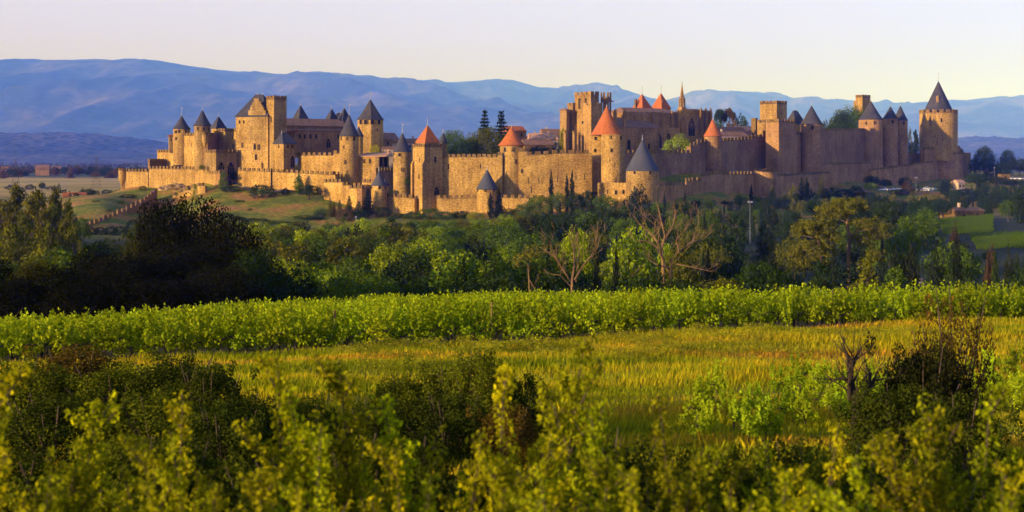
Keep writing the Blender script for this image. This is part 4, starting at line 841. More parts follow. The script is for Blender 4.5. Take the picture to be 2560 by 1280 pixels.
def plant(kind, px, ytop, d, wpx, colr, row=None, label=None, var=None, h=None, zdrop=0.25, cs=1.0):
    X = (px - CX) * d / F; zg = gz(px, d) - zdrop
    H = (zof(ytop, d) - zg) if h is None else h
    W = wpx * d / F
    crown, trunk = KIND[kind][random.randrange(len(KIND[kind])) if var is None else var % len(KIND[kind])]
    r = thing(KNAME[kind], None, KCAT.get(kind, 'tree'), (X, d, zg), random.uniform(0, 6.28)); r.scale = (W, W, max(H, .4))
    c = bpy.data.objects.new('crown' if kind != 'shrub' else 'foliage', crown); b = COL[colr]; j = random.uniform(.82, 1.2) * cs
    c.color = (b[0] * j * random.uniform(.92, 1.08), b[1] * j, b[2] * j, 1); link(c, r)
    t = bpy.data.objects.new('trunk' if kind != 'shrub' else 'stem', trunk); link(t, r)
    if label: r['label'] = label
    else: TREES.append((r, kind, colr, px, d, row))
    return r

# ---- trees inside the walls
IN = 'inside the walls'
plant('oak', 1132, 320, 625, 84, 'green', label='round leafy green tree inside the walls, just right of the red pyramid roof')
plant('oak', 1218, 312, 615, 112, 'olive', label='broad olive green tree inside the walls in front of the two firs')
plant('pine', 1164, 306, 660, 66, 'brown', label='brownish domed tree behind the leafy green tree inside the walls', h=13)
plant('oak', 1176, 338, 612, 70, 'green', label='lower green tree between the brownish dome and the inner wall')
plant('oak', 1150, 345, 606, 70, 'deep', label='deep green tree low behind the inner wall battlements')
plant('fir', 1212, 271, 660, 66, 'blue', label='dark fir rising above the inner wall, left of two')
plant('fir', 1253, 273, 655, 70, 'blue', label='dark fir rising above the inner wall, right of two')
plant('conifer', 1388, 344, 622, 50, 'blue', label='dark conifer behind the wall at the left foot of the church')
plant('shrub', 1345, 352, 628, 70, 'blue', label='dark clipped hedge mass beside the conifer left of the church')
plant('shrub', 1696, 331, 648, 78, 'bright', label='rounded sunlit pine bush above the wall in front of the church')
plant('shrub', 1748, 342, 660, 44, 'olive', label='small olive bush between the sunlit pine bush and the orange cone')
for px, yt, w, k, c_, lb in ((1795, 292, 46, 'broad', 'green', 'mid green tree right of the church transept'), (1800, 270, 34, 'pine', 'deep', 'thin dark pine top right of the church transept'), (1823, 268, 40, 'pine', 'brown', 'tallest dark pine right of the church'), (1852, 282, 52, 'broad', 'deep', 'deep green round tree above the low roofs right of the church'), (1832, 290, 50, 'broad', 'brown', 'brownish tree between the dark pine and the round deep green tree')):
    plant(k, px, yt, 745, w, c_, label=lb)
plant('oak', 2124, 259, 812, 100, 'green', label='big round green tree under the distant square tower')
plant('oak', 2142, 274, 806, 70, 'green', label='green crown half hidden behind the left of the three right hand cones')
plant('oak', 2106, 272, 808, 74, 'deep', label='deeper green crown in front of the big round tree by the distant square tower')
plant('oak', 2088, 288, 815, 52, 'green', label='smaller green tree hugging the left of the big round tree')
plant('broad', 2064, 296, 820, 36, 'deep', label='deep green tree just right of the shaded slate cone')
plant('loose', 2275, 322, 815, 26, 'olive', label='thin olive tree between the last slim cone and the great lone tower')
plant('cypress', 2288, 326, 812, 36, 'blue', label='dark broad cypress beside the great lone tower')
plant('broad', 936, 359, 640, 38, 'gold', label='small yellow green willow behind the pinkish gatehouse roof')
plant('shrub', 1835, 333, 700, 34, 'deep', label='small deep green bush right of the orange cone roof')
plant('shrub', 2404, 362, 822, 22, 'deep', label='small bush on the wall right of the great lone tower')

# ---- hill slope under the keep
plant('shrub', 656, 455, 601, 74, 'deep', label='round dark bush on the grass slope under the square stair tower')
plant('cypress', 747, 434, 606, 30, 'green', label='short green columnar tree against the bright lower outer wall')
plant('broad', 773, 460, 590, 80, 'deep', label='biggest round dark tree on the grass slope left of the barbican wall')
plant('shrub', 713, 468, 606, 24, 'deep', label='tiny dark bush between the two round ones under the lower outer wall')
plant('shrub', 577, 462, 618, 56, 'deep', label='dark bush at the foot of the ivy column')
plant('shrub', 320, 484, 640, 44, 'deep', label='dark bush under the left end of the outer wall')
plant('shrub', 357, 463, 664, 22, 'olive', label='small olive bush growing from the foot of the left outer wall')
plant('loose', 486, 458, 615, 24, 'gold', label='yellow green sapling against the stepped garden wall')
plant('shrub', 470, 459, 630, 13, 'deep', label='tiny bush on the rocks above the stepped garden wall')
plant('shrub', 506, 451, 638, 18, 'green', label='small green tuft growing on the left outer wall', zdrop=-8, h=3)
for px, yt, d, w, c_ in ((640, 545, 548, 70, 'deep'), (592, 540, 552, 50, 'deep'), (700, 552, 545, 60, 'green'), (760, 535, 552, 60, 'green'), (810, 520, 560, 54, 'green'), (600, 500, 596, 26, 'deep'), (575, 560, 540, 60, 'deep'), (615, 556, 540, 50, 'green'), (668, 552, 540, 46, 'green'), (720, 560, 535, 60, 'deep'), (745, 552, 540, 40, 'olive'), (785, 540, 552, 50, 'deep'), (800, 530, 558, 40, 'green'), (565, 530, 560, 40, 'deep'), (690, 505, 590, 16, 'olive'), (625, 520, 575, 14, 'green'), (735, 500, 592, 16, 'deep'), (300, 500, 610, 26, 'green'), (270, 525, 575, 30, 'green'), (225, 545, 545, 40, 'green'), (335, 505, 620, 30, 'deep')):
    plant('shrub', px, yt, d, w, c_, 'on grass slope')
# ---- foot of the walls
for px, yt, w, c_ in ((825, 493, 22, 'olive'), (835, 505, 20, 'brown'), (849, 498, 26, 'olive'), (873, 488, 30, 'deep'), (897, 502, 40, 'deep'), (919, 472, 42, 'blue')):
    plant('fir', px, yt, 556 if px < 910 else 562, w, c_, 'at wall foot')
for px, yt, w, c_, d in ((860, 520, 50, 'brown', 548), (905, 520, 50, 'deep', 550), (958, 515, 46, 'deep', 555), (1000, 532, 50, 'deep', 548), (1035, 528, 60, 'green', 545), (1075, 518, 74, 'green', 545), (1110, 526, 60, 'green', 543), (1152, 524, 52, 'deep', 545), (1190, 529, 52, 'gold', 530), (1275, 520, 60, 'olive', 540), (1310, 508, 60, 'green', 540), (1350, 488, 80, 'green', 540), (1395, 478, 60, 'green', 540), (1440, 480, 50, 'deep', 536), (1510, 486, 80, 'green', 534), (1470, 470, 46, 'deep', 536)):
    plant('shrub' if d > 540 else 'broad', px, yt, d, w, c_, 'at wall foot')
for px, yt, w, d in ((1226, 481, 20, 545), (1247, 469, 21, 548), (1378, 427, 17, 545), (1417, 434, 15, 546), (1430, 426, 19, 543), (1661, 478, 10, 525), (1712, 480, 14, 528), (1686, 498, 10, 522), (1561, 498, 10, 535), (1478, 500, 12, 530), (1400, 505, 12, 530)):
    plant('cypress', px, yt, d, w, 'cyp', 'at wall foot')
plant('conifer', 1252, 503, 538, 56, 'cyp', 'at wall foot')
plant('conifer', 1598, 456, 533, 72, 'blue', label='dark blue green bushy conifer hiding the base of the big slate cone')
for px, yt, w, c_, k in ((1640, 520, 50, 'blue', 'conifer'), (1700, 510, 46, 'deep', 'conifer'), (1738, 498, 44, 'blue', 'conifer'), (1775, 496, 40, 'deep', 'conifer'), (1812, 500, 40, 'blue', 'conifer'), (1845, 484, 40, 'green', 'conifer'), (1870, 505, 40, 'deep', 'shrub'), (1878, 461, 13, 'cyp', 'cypress'), (1905, 492, 46, 'olive', 'broad'), (1931, 461, 36, 'olive', 'conifer'), (1960, 478, 40, 'olive', 'conifer'),
                     (1984, 459, 50, 'olive', 'conifer'), (2004, 443, 20, 'cyp', 'cypress'), (2017, 446, 22, 'deep', 'cypress'), (2030, 470, 50, 'blue', 'conifer'), (2053, 435, 34, 'olive', 'fir'), (2075, 462, 60, 'blue', 'shrub'), (2110, 468, 60, 'blue', 'shrub'), (2140, 460, 50, 'deep', 'shrub'), (2165, 478, 50, 'blue', 'broad')):
    d = 545 + max(0, (px - 1700)) * .24
    plant(k, px, yt, d, w, c_, 'at wall foot')
for px, yt, d, w, c_, k in ((2178, 438, 715, 48, 'deep', 'broad'), (2175, 452, 705, 34, 'bright', 'shrub'), (2214, 447, 720, 38, 'deep', 'broad'), (2262, 441, 722, 42, 'blue', 'broad'), (2250, 470, 690, 60, 'blue', 'shrub'), (2290, 462, 715, 24, 'blue', 'shrub'), (2268, 452, 700, 40, 'brown', 'loose'), (2362, 445, 690, 54, 'blue', 'conifer'), (2412, 470, 660, 60, 'blue', 'broad'), (2440, 430, 720, 70, 'deep', 'broad'), (2490, 440, 715, 80, 'blue', 'broad'), (2535, 448, 700, 70, 'blue', 'broad'),
                         (2462, 362, 800, 56, 'blue', 'oak'), (2520, 371, 805, 42, 'blue', 'oak'), (2436, 392, 800, 34, 'blue', 'broad'), (2480, 404, 800, 50, 'blue', 'shrub'), (2510, 398, 790, 40, 'blue', 'shrub'), (2550, 392, 800, 40, 'blue', 'broad'), (2495, 396, 812, 10, 'cyp', 'cypress'), (2503, 393, 812, 10, 'cyp', 'cypress'), (2385, 475, 640, 60, 'deep', 'broad'), (2330, 480, 640, 60, 'olive', 'shrub'), (2455, 480, 620, 70, 'blue', 'broad'), (2510, 485, 600, 60, 'blue', 'broad'), (2548, 472, 440, 44, 'deep', 'cypress'), (2520, 498, 450, 50, 'green', 'broad'),
                         (2190, 488, 600, 60, 'deep', 'broad'), (2235, 478, 600, 50, 'olive', 'conifer'), (2275, 482, 590, 60, 'olive', 'conifer'), (2305, 500, 560, 60, 'blue', 'broad')):
    plant(k, px, yt, d, w, c_, 'on right slope')
# ---- left edge: tall loose poplars, hedge under the stepped wall
for px, yt, d, w in ((-20, 478, 335, 120), (40, 468, 340, 130), (95, 472, 330, 120), (140, 476, 335, 100), (170, 500, 320, 80), (20, 500, 300, 130), (110, 520, 290, 120), (60, 540, 275, 140), (0, 510, 320, 150), (75, 500, 318, 150), (130, 515, 305, 130), (165, 545, 290, 110), (35, 560, 255, 150), (120, 565, 250, 150), (185, 570, 260, 110)):
    plant('loose', px, yt, d, w, 'olive', 'in left grove', cs=.95)
for px in (205, 228, 252, 276, 298): plant('shrub', px, 566 - (px - 205) * .06, 492, 40, 'blue', 'in clipped row')
for px, yt, d, w, c_, k in ((200, 540, 430, 60, 'green', 'broad'), (330, 540, 470, 40, 'blue', 'shrub'), (350, 560, 440, 60, 'green', 'broad'), (225, 470, 800, 34, 'deep', 'broad'), (208, 468, 900, 24, 'deep', 'conifer'), (105, 455, 1050, 20, 'deep', 'broad'), (148, 458, 1000, 12, 'green', 'loose'), (185, 480, 700, 30, 'deep', 'shrub'), (240, 500, 600, 24, 'green', 'shrub')):
    plant(k, px, yt, d, w, c_, 'near knoll')
# ---- oaks in front at left, their shade put into the near-black leaf colour
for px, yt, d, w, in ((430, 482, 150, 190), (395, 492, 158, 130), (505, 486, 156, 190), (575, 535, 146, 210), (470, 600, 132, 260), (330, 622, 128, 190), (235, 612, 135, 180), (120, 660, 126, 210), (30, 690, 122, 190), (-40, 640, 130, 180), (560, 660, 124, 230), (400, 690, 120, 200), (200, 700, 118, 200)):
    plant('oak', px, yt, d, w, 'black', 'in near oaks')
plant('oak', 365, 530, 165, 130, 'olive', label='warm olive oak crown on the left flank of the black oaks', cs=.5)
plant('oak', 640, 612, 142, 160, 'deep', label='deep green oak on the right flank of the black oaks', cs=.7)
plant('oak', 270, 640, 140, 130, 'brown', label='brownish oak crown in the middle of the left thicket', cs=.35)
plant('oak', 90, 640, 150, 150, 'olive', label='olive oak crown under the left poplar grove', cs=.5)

# ---- the valley wood
def toplim(px): return float(np.interp(px, [0, 180, 300, 420, 560, 810, 850, 1000, 1200, 1330, 1400, 1560, 1700, 2000, 2180, 2240, 2350, 2420, 2560], [560, 580, 586, 596, 546, 548, 538, 536, 535, 515, 500, 500, 492, 478, 466, 486, 486, 446, 452]))
def walld(px): return float(np.interp(px, [560, 830, 905, 1000, 1500, 1646, 1887, 2074, 2177, 2427, 2600], [590, 590, 560, 548, 542, 538, 612, 676, 690, 780, 790]))
rw = random.Random(42)
for d in (745, 722, 700, 680, 660, 640, 622, 605, 588, 570, 552, 535, 512, 488, 462, 430, 395, 358, 322, 290, 260, 234, 210, 188, 168, 150):
    step = (7.2 if d > 200 else 6.6) * F / d; px = -60 + rw.random() * step
    while px < 2640:
        x = px + rw.uniform(-.3, .3) * step; px += step * rw.uniform(.75, 1.25); dd = d + rw.uniform(-9, 9) * (d / 500)
        if x < 330 and d > 365: continue
        if x < 560 and d > 440 or x < 830 and d > 475: continue
        if x < 700 and d < 170: continue
        if dd > walld(x) - 5 or (d > 520 and x < 1560): continue
        if 2190 < x < 2350 and d > 655: continue
        if d > 655 and rw.random() < .25: continue
        if x > 2320 and 318 < d < 484: continue
        if 2000 < x < 2075 and 400 < d < 520: continue
        if 1975 < x < 2165 and 195 < d < 262: continue
        if 1600 < x < 1740 and 160 < d < 200: continue
        if 2250 < x < 2340 and d < 262: continue
        h = rw.uniform(8, 14) if d > 180 else rw.uniform(6, 10)
        if d > 480: h = rw.uniform(5, 9.5)
        zg = gz(x, d); lim = toplim(x) + rw.uniform(0, 22)
        h = min(h, zof(lim, d) - zg)
        if d < 175: h = min(h, zof(640 + rw.uniform(0, 50), d) - zg)
        if 2065 < x < 2190 and d < 235: h = min(h, zof(648, d) - zg)
        if 1960 < x < 2085 and d < 230: h = min(h, zof(655, d) - zg)
        if x > 2320 and d < 318: h = min(h, zof(594 if x < 2412 else 628, d) - zg)
        if h < 2.2: continue
        u = rw.random(); w = h * rw.uniform(.8, 1.15)
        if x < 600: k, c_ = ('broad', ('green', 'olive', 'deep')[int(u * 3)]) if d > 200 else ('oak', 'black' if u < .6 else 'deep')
        elif x < 1480:
            k = 'broad' if u < .84 else ('loose' if u < .92 else 'conifer'); v = rw.random()
            c_ = ('bright' if v < .28 else 'green' if v < .60 else 'olive' if v < .84 else 'deep') if d > 200 else ('deep' if v < .6 else 'green' if v < .8 else 'blue')
            if d > 480: c_ = 'green' if v < .35 else 'olive' if v < .5 else 'deep'
            if k == 'conifer': c_ = 'cyp'
        else:
            v = rw.random(); k = 'conifer' if u < .36 else 'cypress' if u < .50 else 'loose' if u < .60 else 'broad'
            c_ = ('deep' if v < .5 else 'cyp') if k in ('conifer', 'cypress') else ('green' if v < .22 else 'olive' if v < .45 else 'deep' if v < .8 else 'bright' if x < 1760 and d < 420 else 'blue')
            if x > 2200 and d > 480: c_ = 'blue' if v < .6 else 'deep'
            if k == 'cypress': w = h * rw.uniform(.16, .24)
            if k == 'conifer': w = h * rw.uniform(.55, .8)
        if h < 4.2 and k != 'cypress': k = 'shrub'; w = max(w, 3.6)
        plant(k, x, None, dd, w * F / d, c_, 'in deep wood' if d > 300 else 'in mid wood' if d > 200 else 'at near wood edge', h=h)
# named ones in the wood
for px, yt, d, w, k, c_, row in ((1160, 640, 165, 66, 'conifer', 'cyp', 0), (1228, 655, 160, 56, 'conifer', 'cyp', 0), (1320, 655, 160, 60, 'conifer', 'cyp', 0), (1492, 618, 175, 34, 'cypress', 'cyp', 0), (1540, 618, 175, 34, 'cypress', 'cyp', 0), (1372, 600, 190, 26, 'cypress', 'cyp', 0), (1440, 560, 215, 110, 'broad', 'bright', 0), (1600, 555, 225, 170, 'broad', 'bright', 0), (1700, 600, 190, 120, 'broad', 'olive', 0), (1620, 680, 128, 150, 'broad', 'deep', 0), (1700, 690, 126, 130, 'broad', 'deep', 0), (1800, 690, 126, 150, 'broad', 'olive', 0), (1900, 650, 135, 160, 'broad', 'deep', 0),
                                (2170, 640, 150, 130, 'loose', 'olive', 0), (2280, 580, 185, 100, 'conifer', 'cyp', 0), (2340, 620, 180, 80, 'conifer', 'cyp', 0), (2395, 590, 190, 70, 'conifer', 'cyp', 0), (2240, 600, 185, 70, 'conifer', 'cyp', 0), (2388, 552, 330, 34, 'conifer', 'rust', 0), (2478, 600, 190, 46, 'conifer', 'rust', 0), (2520, 610, 180, 60, 'conifer', 'cyp', 0), (2083, 580, 245, 18, 'cypress', 'cyp', 0), (2205, 585, 235, 20, 'cypress', 'cyp', 0), (2196, 560, 250, 60, 'broad', 'green', 0), (2260, 560, 245, 90, 'broad', 'green', 0), (2450, 690, 150, 100, 'broad', 'blue', 0), (2010, 650, 172, 66, 'conifer', 'cyp', 0), (2050, 672, 145, 90, 'shrub', 'deep', 0), (1980, 672, 140, 90, 'broad', 'deep', 0), (2085, 660, 160, 60, 'conifer', 'cyp', 0), (1925, 580, 210, 16, 'cypress', 'cyp', 0)):
    plant(k, px, yt, d, w, c_, 'at near wood edge' if d < 200 else 'in mid wood')

# ---- hero umbrella pine with its pale forked trunk, and its broad neighbour
def bent_pine(label, d, trunk, limbs, clumps, colr, n, leaf, base_px):
    X = (base_px - CX) * d / F; zg = gz(base_px, d) - .3
    r = thing('pine_tree', label, 'tree', (X, d, zg)); q = lambda px, py, dy=0.0: Vector(((px - CX) * d / F - X, dy, zof(py, d) - zg))
    m = MB(); m.tube([Vector((0, 0, 0))] + [q(*p[:2]) for p in trunk], [trunk[0][2] * 1.2] + [p[2] for p in trunk], 8)
    m.build('trunk', M['bark_pale'], r)
    m = MB()
    for lb in limbs: m.tube([q(p[0], p[1], p[3] if len(p) > 3 else 0) for p in lb], [p[2] for p in lb], 6)
    m.build('limbs', M['bark_pale'], r)
    c = []
    for px, py, wx, wy, k in clumps:
        for _ in range(k):
            a = random.uniform(0, 6.28); s = random.random() ** .5; p = q(px + wx * .5 * s * math.cos(a), py + wy * .5 * random.uniform(-1, .4) * (1 - s * .6), wx * .5 * d / F * s * math.sin(a))
            rr = random.uniform(.7, 1.25); c.append((p.x, p.y, p.z, rr, rr * .62))
    o = bpy.data.objects.new('crown', mk('crown', clump_leaves(c, n, leaf, .2, nj=.5), M['leaf'])); o.color = (*COL[colr], 1); link(o, r)
bent_pine('tall umbrella pine with pale forked trunk standing out of the wood at right', 235,
    [(2124, 700, .36), (2121, 640, .34), (2124, 590, .34), (2117, 560, .26), (2121, 535, .18)],
    [[(2120, 540, .17), (2135, 520, .12, -1), (2145, 505, .06, -1)], [(2119, 550, .17), (2105, 520, .11, 1), (2090, 508, .05, 1)], [(2123, 592, .2), (2140, 577, .13, -1.5), (2165, 571, .08, -2), (2190, 575, .04, -2)], [(2123, 597, .16), (2150, 588, .09, -1), (2185, 592, .04, -1)], [(2119, 560, .12), (2108, 552, .06), (2098, 548, .03)], [(2122, 574, .12), (2105, 568, .06), (2095, 571, .03)], [(2120, 548, .13), (2150, 552, .09, 1), (2172, 540, .04, 1)]],
    [(2106, 526, 118, 60, 72), (2080, 540, 70, 34, 20), (2125, 508, 76, 34, 26), (2178, 574, 76, 44, 24), (2165, 604, 80, 50, 24), (2195, 590, 44, 34, 10), (2185, 645, 60, 60, 18), (2150, 560, 50, 30, 10)], 'pinec', 13000, .17, 2117)
bent_pine('broad low umbrella pine left of the tall pale trunked pine', 230,
    [(2056, 690, .26), (2052, 640, .24), (2045, 600, .2), (2040, 570, .13)],
    [[(2050, 622, .13), (2030, 620, .1, -1.5), (2002, 625, .04, -1.5)], [(2048, 610, .12), (2070, 600, .06, 1)], [(2046, 600, .12), (2025, 592, .07, -1.5), (2000, 588, .03, -1)]],
    [(2032, 572, 92, 64, 56), (2010, 582, 54, 40, 18), (2060, 592, 64, 50, 26), (2025, 618, 84, 44, 26), (1995, 634, 50, 34, 12), (2062, 632, 64, 50, 20), (2030, 655, 80, 50, 20)], 'pinec', 13000, .17, 2056)

# ---- bare dead trees
def dead_tree(label, d, base_px, stems, mat, seed, gen=3, name='dead_tree', twig=.018, cat='tree', lens=(.42, .68), thin=.5, gl=1.0):
    rr = random.Random(seed); X = (base_px - CX) * d / F; zg = gz(base_px, d) - .3
    r = thing(name, label, cat, (X, d, zg)); q = lambda px, py, dy=0.0: Vector(((px - CX) * d / F - X, dy, zof(py, d) - zg))
    mt = MB(); ml = MB()
    def grow(p, dirn, L, rad, g):
        pts = [p]; n = 4
        for k in range(n):
            dirn = (dirn + Vector((rr.uniform(-.28, .28), rr.uniform(-.28, .28), rr.uniform(-.14, .24)))).normalized(); pts.append(pts[-1] + dirn * L / n)
        ml.tube(pts, [rad * (1 - .75 * k / n) for k in range(n + 1)], 5)
        if g > 0:
            for k in range(rr.randint(2, 4)):
                b = pts[rr.randint(1, n)]; dd = (dirn + Vector((rr.uniform(-1, 1), rr.uniform(-1, 1), rr.uniform(-.3, .9))) * .85).normalized(); grow(b, dd, L * rr.uniform(*lens), max(rad * .5, twig), g - 1)
    for s in stems:
        pts = [q(*p[:2], p[3] if len(p) > 3 else 0) for p in s]; rs = thin
        if s[0][1] > 9000: pts[0] = Vector((pts[0].x, pts[0].y, 0))
        (mt if s[0][2] > .3 or s is stems[0] else ml).tube(pts, [p[2] * rs for p in s], 7)
        for k in range(1, len(pts)):
            for _ in range(2 if k > 1 or s is not stems[0] else 0):
                a = (pts[k] - pts[k - 1]).normalized(); dd = (a * .8 + Vector((rr.uniform(-1, 1), rr.uniform(-1, 1), rr.uniform(0, .9))) * .8).normalized()
                grow(pts[k - 1].lerp(pts[k], rr.uniform(.3, 1)), dd, max(.8, (pts[k] - pts[k - 1]).length * rr.uniform(.7, 1.1)) * gl, max(s[k][2] * .45 * rs, twig), gen - 1)
    mt.build('trunk', M[mat], r); ml.build('branches', M[mat], r); return r
dead_tree('big bare dead tree with pale spreading branches in the middle of the wood', 175, 1662,
    [[(1662, 9999, .5), (1658, 680, .42), (1655, 620, .36), (1662, 590, .28), (1652, 545, .2), (1640, 500, .08)], [(1658, 650, .3), (1640, 615, .24, -.5), (1612, 600, .16, -1), (1585, 600, .06, -1)], [(1655, 620, .3), (1630, 585, .22, 1), (1600, 560, .12, 1), (1585, 540, .05, 1)],
     [(1660, 600, .26), (1685, 560, .18, .5), (1690, 525, .08, .5)], [(1674, 9999, .4), (1680, 650, .32, 1), (1700, 630, .26, 1), (1735, 605, .2, 1.5), (1752, 560, .1, 2), (1752, 530, .05, 2)], [(1700, 632, .22, 1), (1690, 600, .16, 0), (1712, 575, .12, 0), (1730, 545, .05, 0)], [(1735, 606, .14, 1.5), (1765, 600, .1, 2), (1785, 580, .05, 2)], [(1676, 670, .2), (1640, 660, .14, -2), (1610, 640, .05, -2)], [(1690, 660, .2, 0), (1735, 668, .12, -1), (1770, 675, .05, -2)]], 'bark_pale', 5, 3)
dead_tree('smaller bare dead tree with several dark pale-edged stems at the wood edge', 150, 1432,
    [[(1432, 9999, .4), (1430, 700, .34), (1436, 660, .22), (1434, 620, .14), (1425, 590, .06)], [(1428, 705, .26), (1405, 670, .2, -.5), (1385, 640, .14, -1), (1358, 622, .05, -1)], [(1405, 670, .16, -.5), (1388, 640, .12, 0), (1374, 600, .06, 0)], [(1436, 700, .26), (1462, 660, .2, .5), (1480, 640, .16, .5), (1492, 600, .1, .5), (1497, 575, .05, .5)], [(1480, 645, .12, .5), (1495, 620, .08, .5), (1502, 590, .04, .5)], [(1426, 715, .16), (1400, 686, .1, -1), (1378, 684, .05, -1)], [(1440, 705, .16), (1446, 650, .1, 1), (1450, 610, .05, 1)]], 'bark_pale', 9, 3)
dead_tree('low broken bare branches at the wood edge left of the dead trees', 140, 1322, [[(1328, 9999, .2), (1322, 690, .14), (1320, 670, .06)], [(1324, 700, .12), (1335, 720, .08), (1340, 700, .04)]], 'bark_pale', 12, 2)

# labels for the trees of the wood
def ordn(i): return ['first', 'second', 'third', 'fourth', 'fifth', 'sixth', 'seventh', 'eighth', 'ninth', 'tenth', 'eleventh', 'twelfth'][min(i, 11)]
def label_trees():
    seen = {}
    for r, k, c, px, d, row in TREES:
        land = next(t for x, t in LAND if px < x); seen.setdefault((k, c, row, land), []).append((px, r))
    for (k, c, row, land), L in seen.items():
        L.sort(key=lambda a: a[0]); base = f"{CWORD[c]} {KWORD[k]} {row or ''} {land}"
        for i, (px, r) in enumerate(L):
            r['label'] = ' '.join((base if len(L) == 1 else f"{ordn(i)} {CWORD[c]} {KWORD[k]} from left {row or ''} {land}").split())
            r['group'] = {'shrub': 'shrubs on the hill'}.get(k, 'trees of the valley and hill')

# ------------------------------------------------------------------ vineyards
def vine_mesh(seed, h=1.0, n=760):
    rr = random.Random(seed); c = []
    for q in range(16):
        c.append((rr.uniform(-.55, .55), rr.uniform(-.28, .28), rr.uniform(.35, .80), rr.uniform(.13, .22), rr.uniform(.12, .2)))
    for q in range(18):      # upright shoots
        x, y, z0 = rr.uniform(-.6, .6), rr.uniform(-.25, .25), rr.uniform(.75, .9)
        for t in range(rr.randint(2, 6)): c.append((x + rr.uniform(-.05, .05), y + rr.uniform(-.05, .05), z0 + t * .10, .045, .07))
    v = clump_leaves(c, n, .043, .25, nj=.8, aspect=.8); me = mk('foliage', v, M['leaf_vine'])
    m = MB(); m.tube([(0, 0, -.05), (.05, .03, .3), (-.03, 0, .55)], [.045, .035, .03], 5); m.tube([(-.03, 0, .5), (.3, .02, .62), (.5, 0, .6)], [.03, .022, .012], 4); m.tube([(-.03, 0, .5), (-.35, .02, .6), (-.5, 0, .66)], [.03, .022, .012], 4)
    o = m.build('stem', M['bark']); tm = o.data; bpy.data.objects.remove(o); return me, tm, v
VM = [vine_mesh(200 + i) for i in range(7)]
VCOL = (.31, .38, .010)
def vine(X, Y, rz, label, group, s=1.0, c=None, k=None):
    fm, tm, _ = VM[random.randrange(len(VM)) if k is None else k]
    r = thing('grapevine', label, 'vine', (X, Y, float(ground(X, Y))), rz, group); r.scale = (s, s, s * random.uniform(.82, 1.22))
    f = bpy.data.objects.new('foliage', fm); j = random.uniform(.62, 1.2); cc = c or VCOL; f.color = (cc[0] * j * random.uniform(.9, 1.1), cc[1] * j, cc[2] * j, 1); link(f, r)
    link(bpy.data.objects.new('stem', tm), r); return r
A0 = Vector((-11.4, 49.5)); U = Vector((37.0, 14.0)).normalized(); W_ = Vector((-U.y, U.x)); ang = math.atan2(U.y, U.x)
rest = []; count = 0
for row in range(26):
    base = A0 + W_ * (row * 1.9)
    for k in range(-40, 100):
        p = base + U * (k * 1.05 + random.uniform(-.12, .12)) + W_ * random.uniform(-.1, .1)
        if p.y < 20 or abs(p.x) > p.y * .43 + 9 or p.y > 106: continue
        if row >= 1 and random.random() < .08: continue
        px = CX + F * p.x / p.y; zt = float(ground(p.x, p.y)) + 1.4; yt = HY - zt * F / p.y
        if row < 2 and 0 < px < 2560 or (row < 5 and -30 < px < 2590 and count < 262):
            vine(p.x, p.y, ang + random.choice((0, math.pi)), 'leafy green grapevine in the front rows of the big vineyard', 'grapevines in the front rows of the big vineyard', 1.28); count += 1
        else: rest.append((p.x, p.y))
def joined_vines(name, pts, s, rz, col_):
    vs = []
    for x, y in pts:
        v = VM[random.randrange(len(VM))][2]; a = rz + random.choice((0, math.pi)); c, sn = math.cos(a), math.sin(a); z = float(ground(x, y)); q = s * random.uniform(.85, 1.2)
        vs.append(np.stack([(v[:, 0] * c - v[:, 1] * sn) * s + x, (v[:, 0] * sn + v[:, 1] * c) * s + y, v[:, 2] * q + z], 1))
    v = np.concatenate(vs); o = link(bpy.data.objects.new(name, np_mesh(name, v, quads(v), M['leaf_vine']))); o.color = (*col_, 1)
    return tag(o, kind='stuff')
tag(joined_vines('vineyard_rows', rest, 1.28, ang, VCOL), 'bright green vine rows behind the front rows of the vineyard', 'vines')
# stakes
for px, d in ((1118, 63), (1228, 55.0), (1352, 66), (1655, 70), (835, 52), (2022, 64), (2080, 62), (560, 60)):
    X = (px - CX) * d / F; s = MB(); s.tube([(0, 0, -.2), (.03, 0, 1.75)], [.05, .045], 6)
    o = thing('vine_stake', 'pale wooden stake standing among the front vine rows', 'stake', (X, d, float(ground(X, d))), 0, 'stakes in the big vineyard'); s.build('stake', M['bark_pale'], o)
# two small vine patches on the slope at right
def patch(x0, x1, d0, d1, lab):
    pts = []; d = d0
    while d < d1:
        t = (d - d0) / (d1 - d0); px = x0 + (1 - t) * 20
        while px < x1: pts.append(((px - CX) * d / F, d + random.uniform(-.3, .3))); px += 1.15 * F / d
        d += 3.6
    tag(joined_vines('vineyard_rows', pts, 1.35, 0.0, (.12, .19, .007)), lab, 'vines')
patch(2345, 2480, 402, 476, 'small green vine patch on the far slope, upper of two')
patch(2430, 2600, 325, 384, 'small green vine patch on the far slope, lower of two')
# near vineyard, lower right: single vines in grassy rows
near = [(1742, 1085), (1772, 1040), (1835, 1085), (1790, 1010), (1888, 1050), (1915, 1120), (1945, 1000), (1985, 1015), (2012, 1075), (2000, 985), (2045, 1020), (2075, 1045), (2050, 975), (2095, 990), (2135, 1000), (2120, 1060), (2180, 970), (2250, 985), (2210, 1020), (1960, 1060), (2350, 940), (2420, 960), (2470, 930), (2520, 950), (2480, 990), (2545, 920), (2400, 1010), (2550, 1000), (2530, 1040), (2455, 1040), (1760, 1120), (1870, 1130)]
for px, yb in near:
    lo, hi = 12.0, 60.0
    for _ in range(30):
        d = (lo + hi) / 2
        if HY - gz(px, d) * F / d > yb: lo = d
        else: hi = d
    vine((px - CX) * d / F, d, R(35) + random.choice((0, math.pi)), 'single young grapevine in the grassy near vineyard at lower right', 'grapevines of the near vineyard at lower right', random.uniform(.62, .78), (.30, .39, .012)).scale.x *= .6

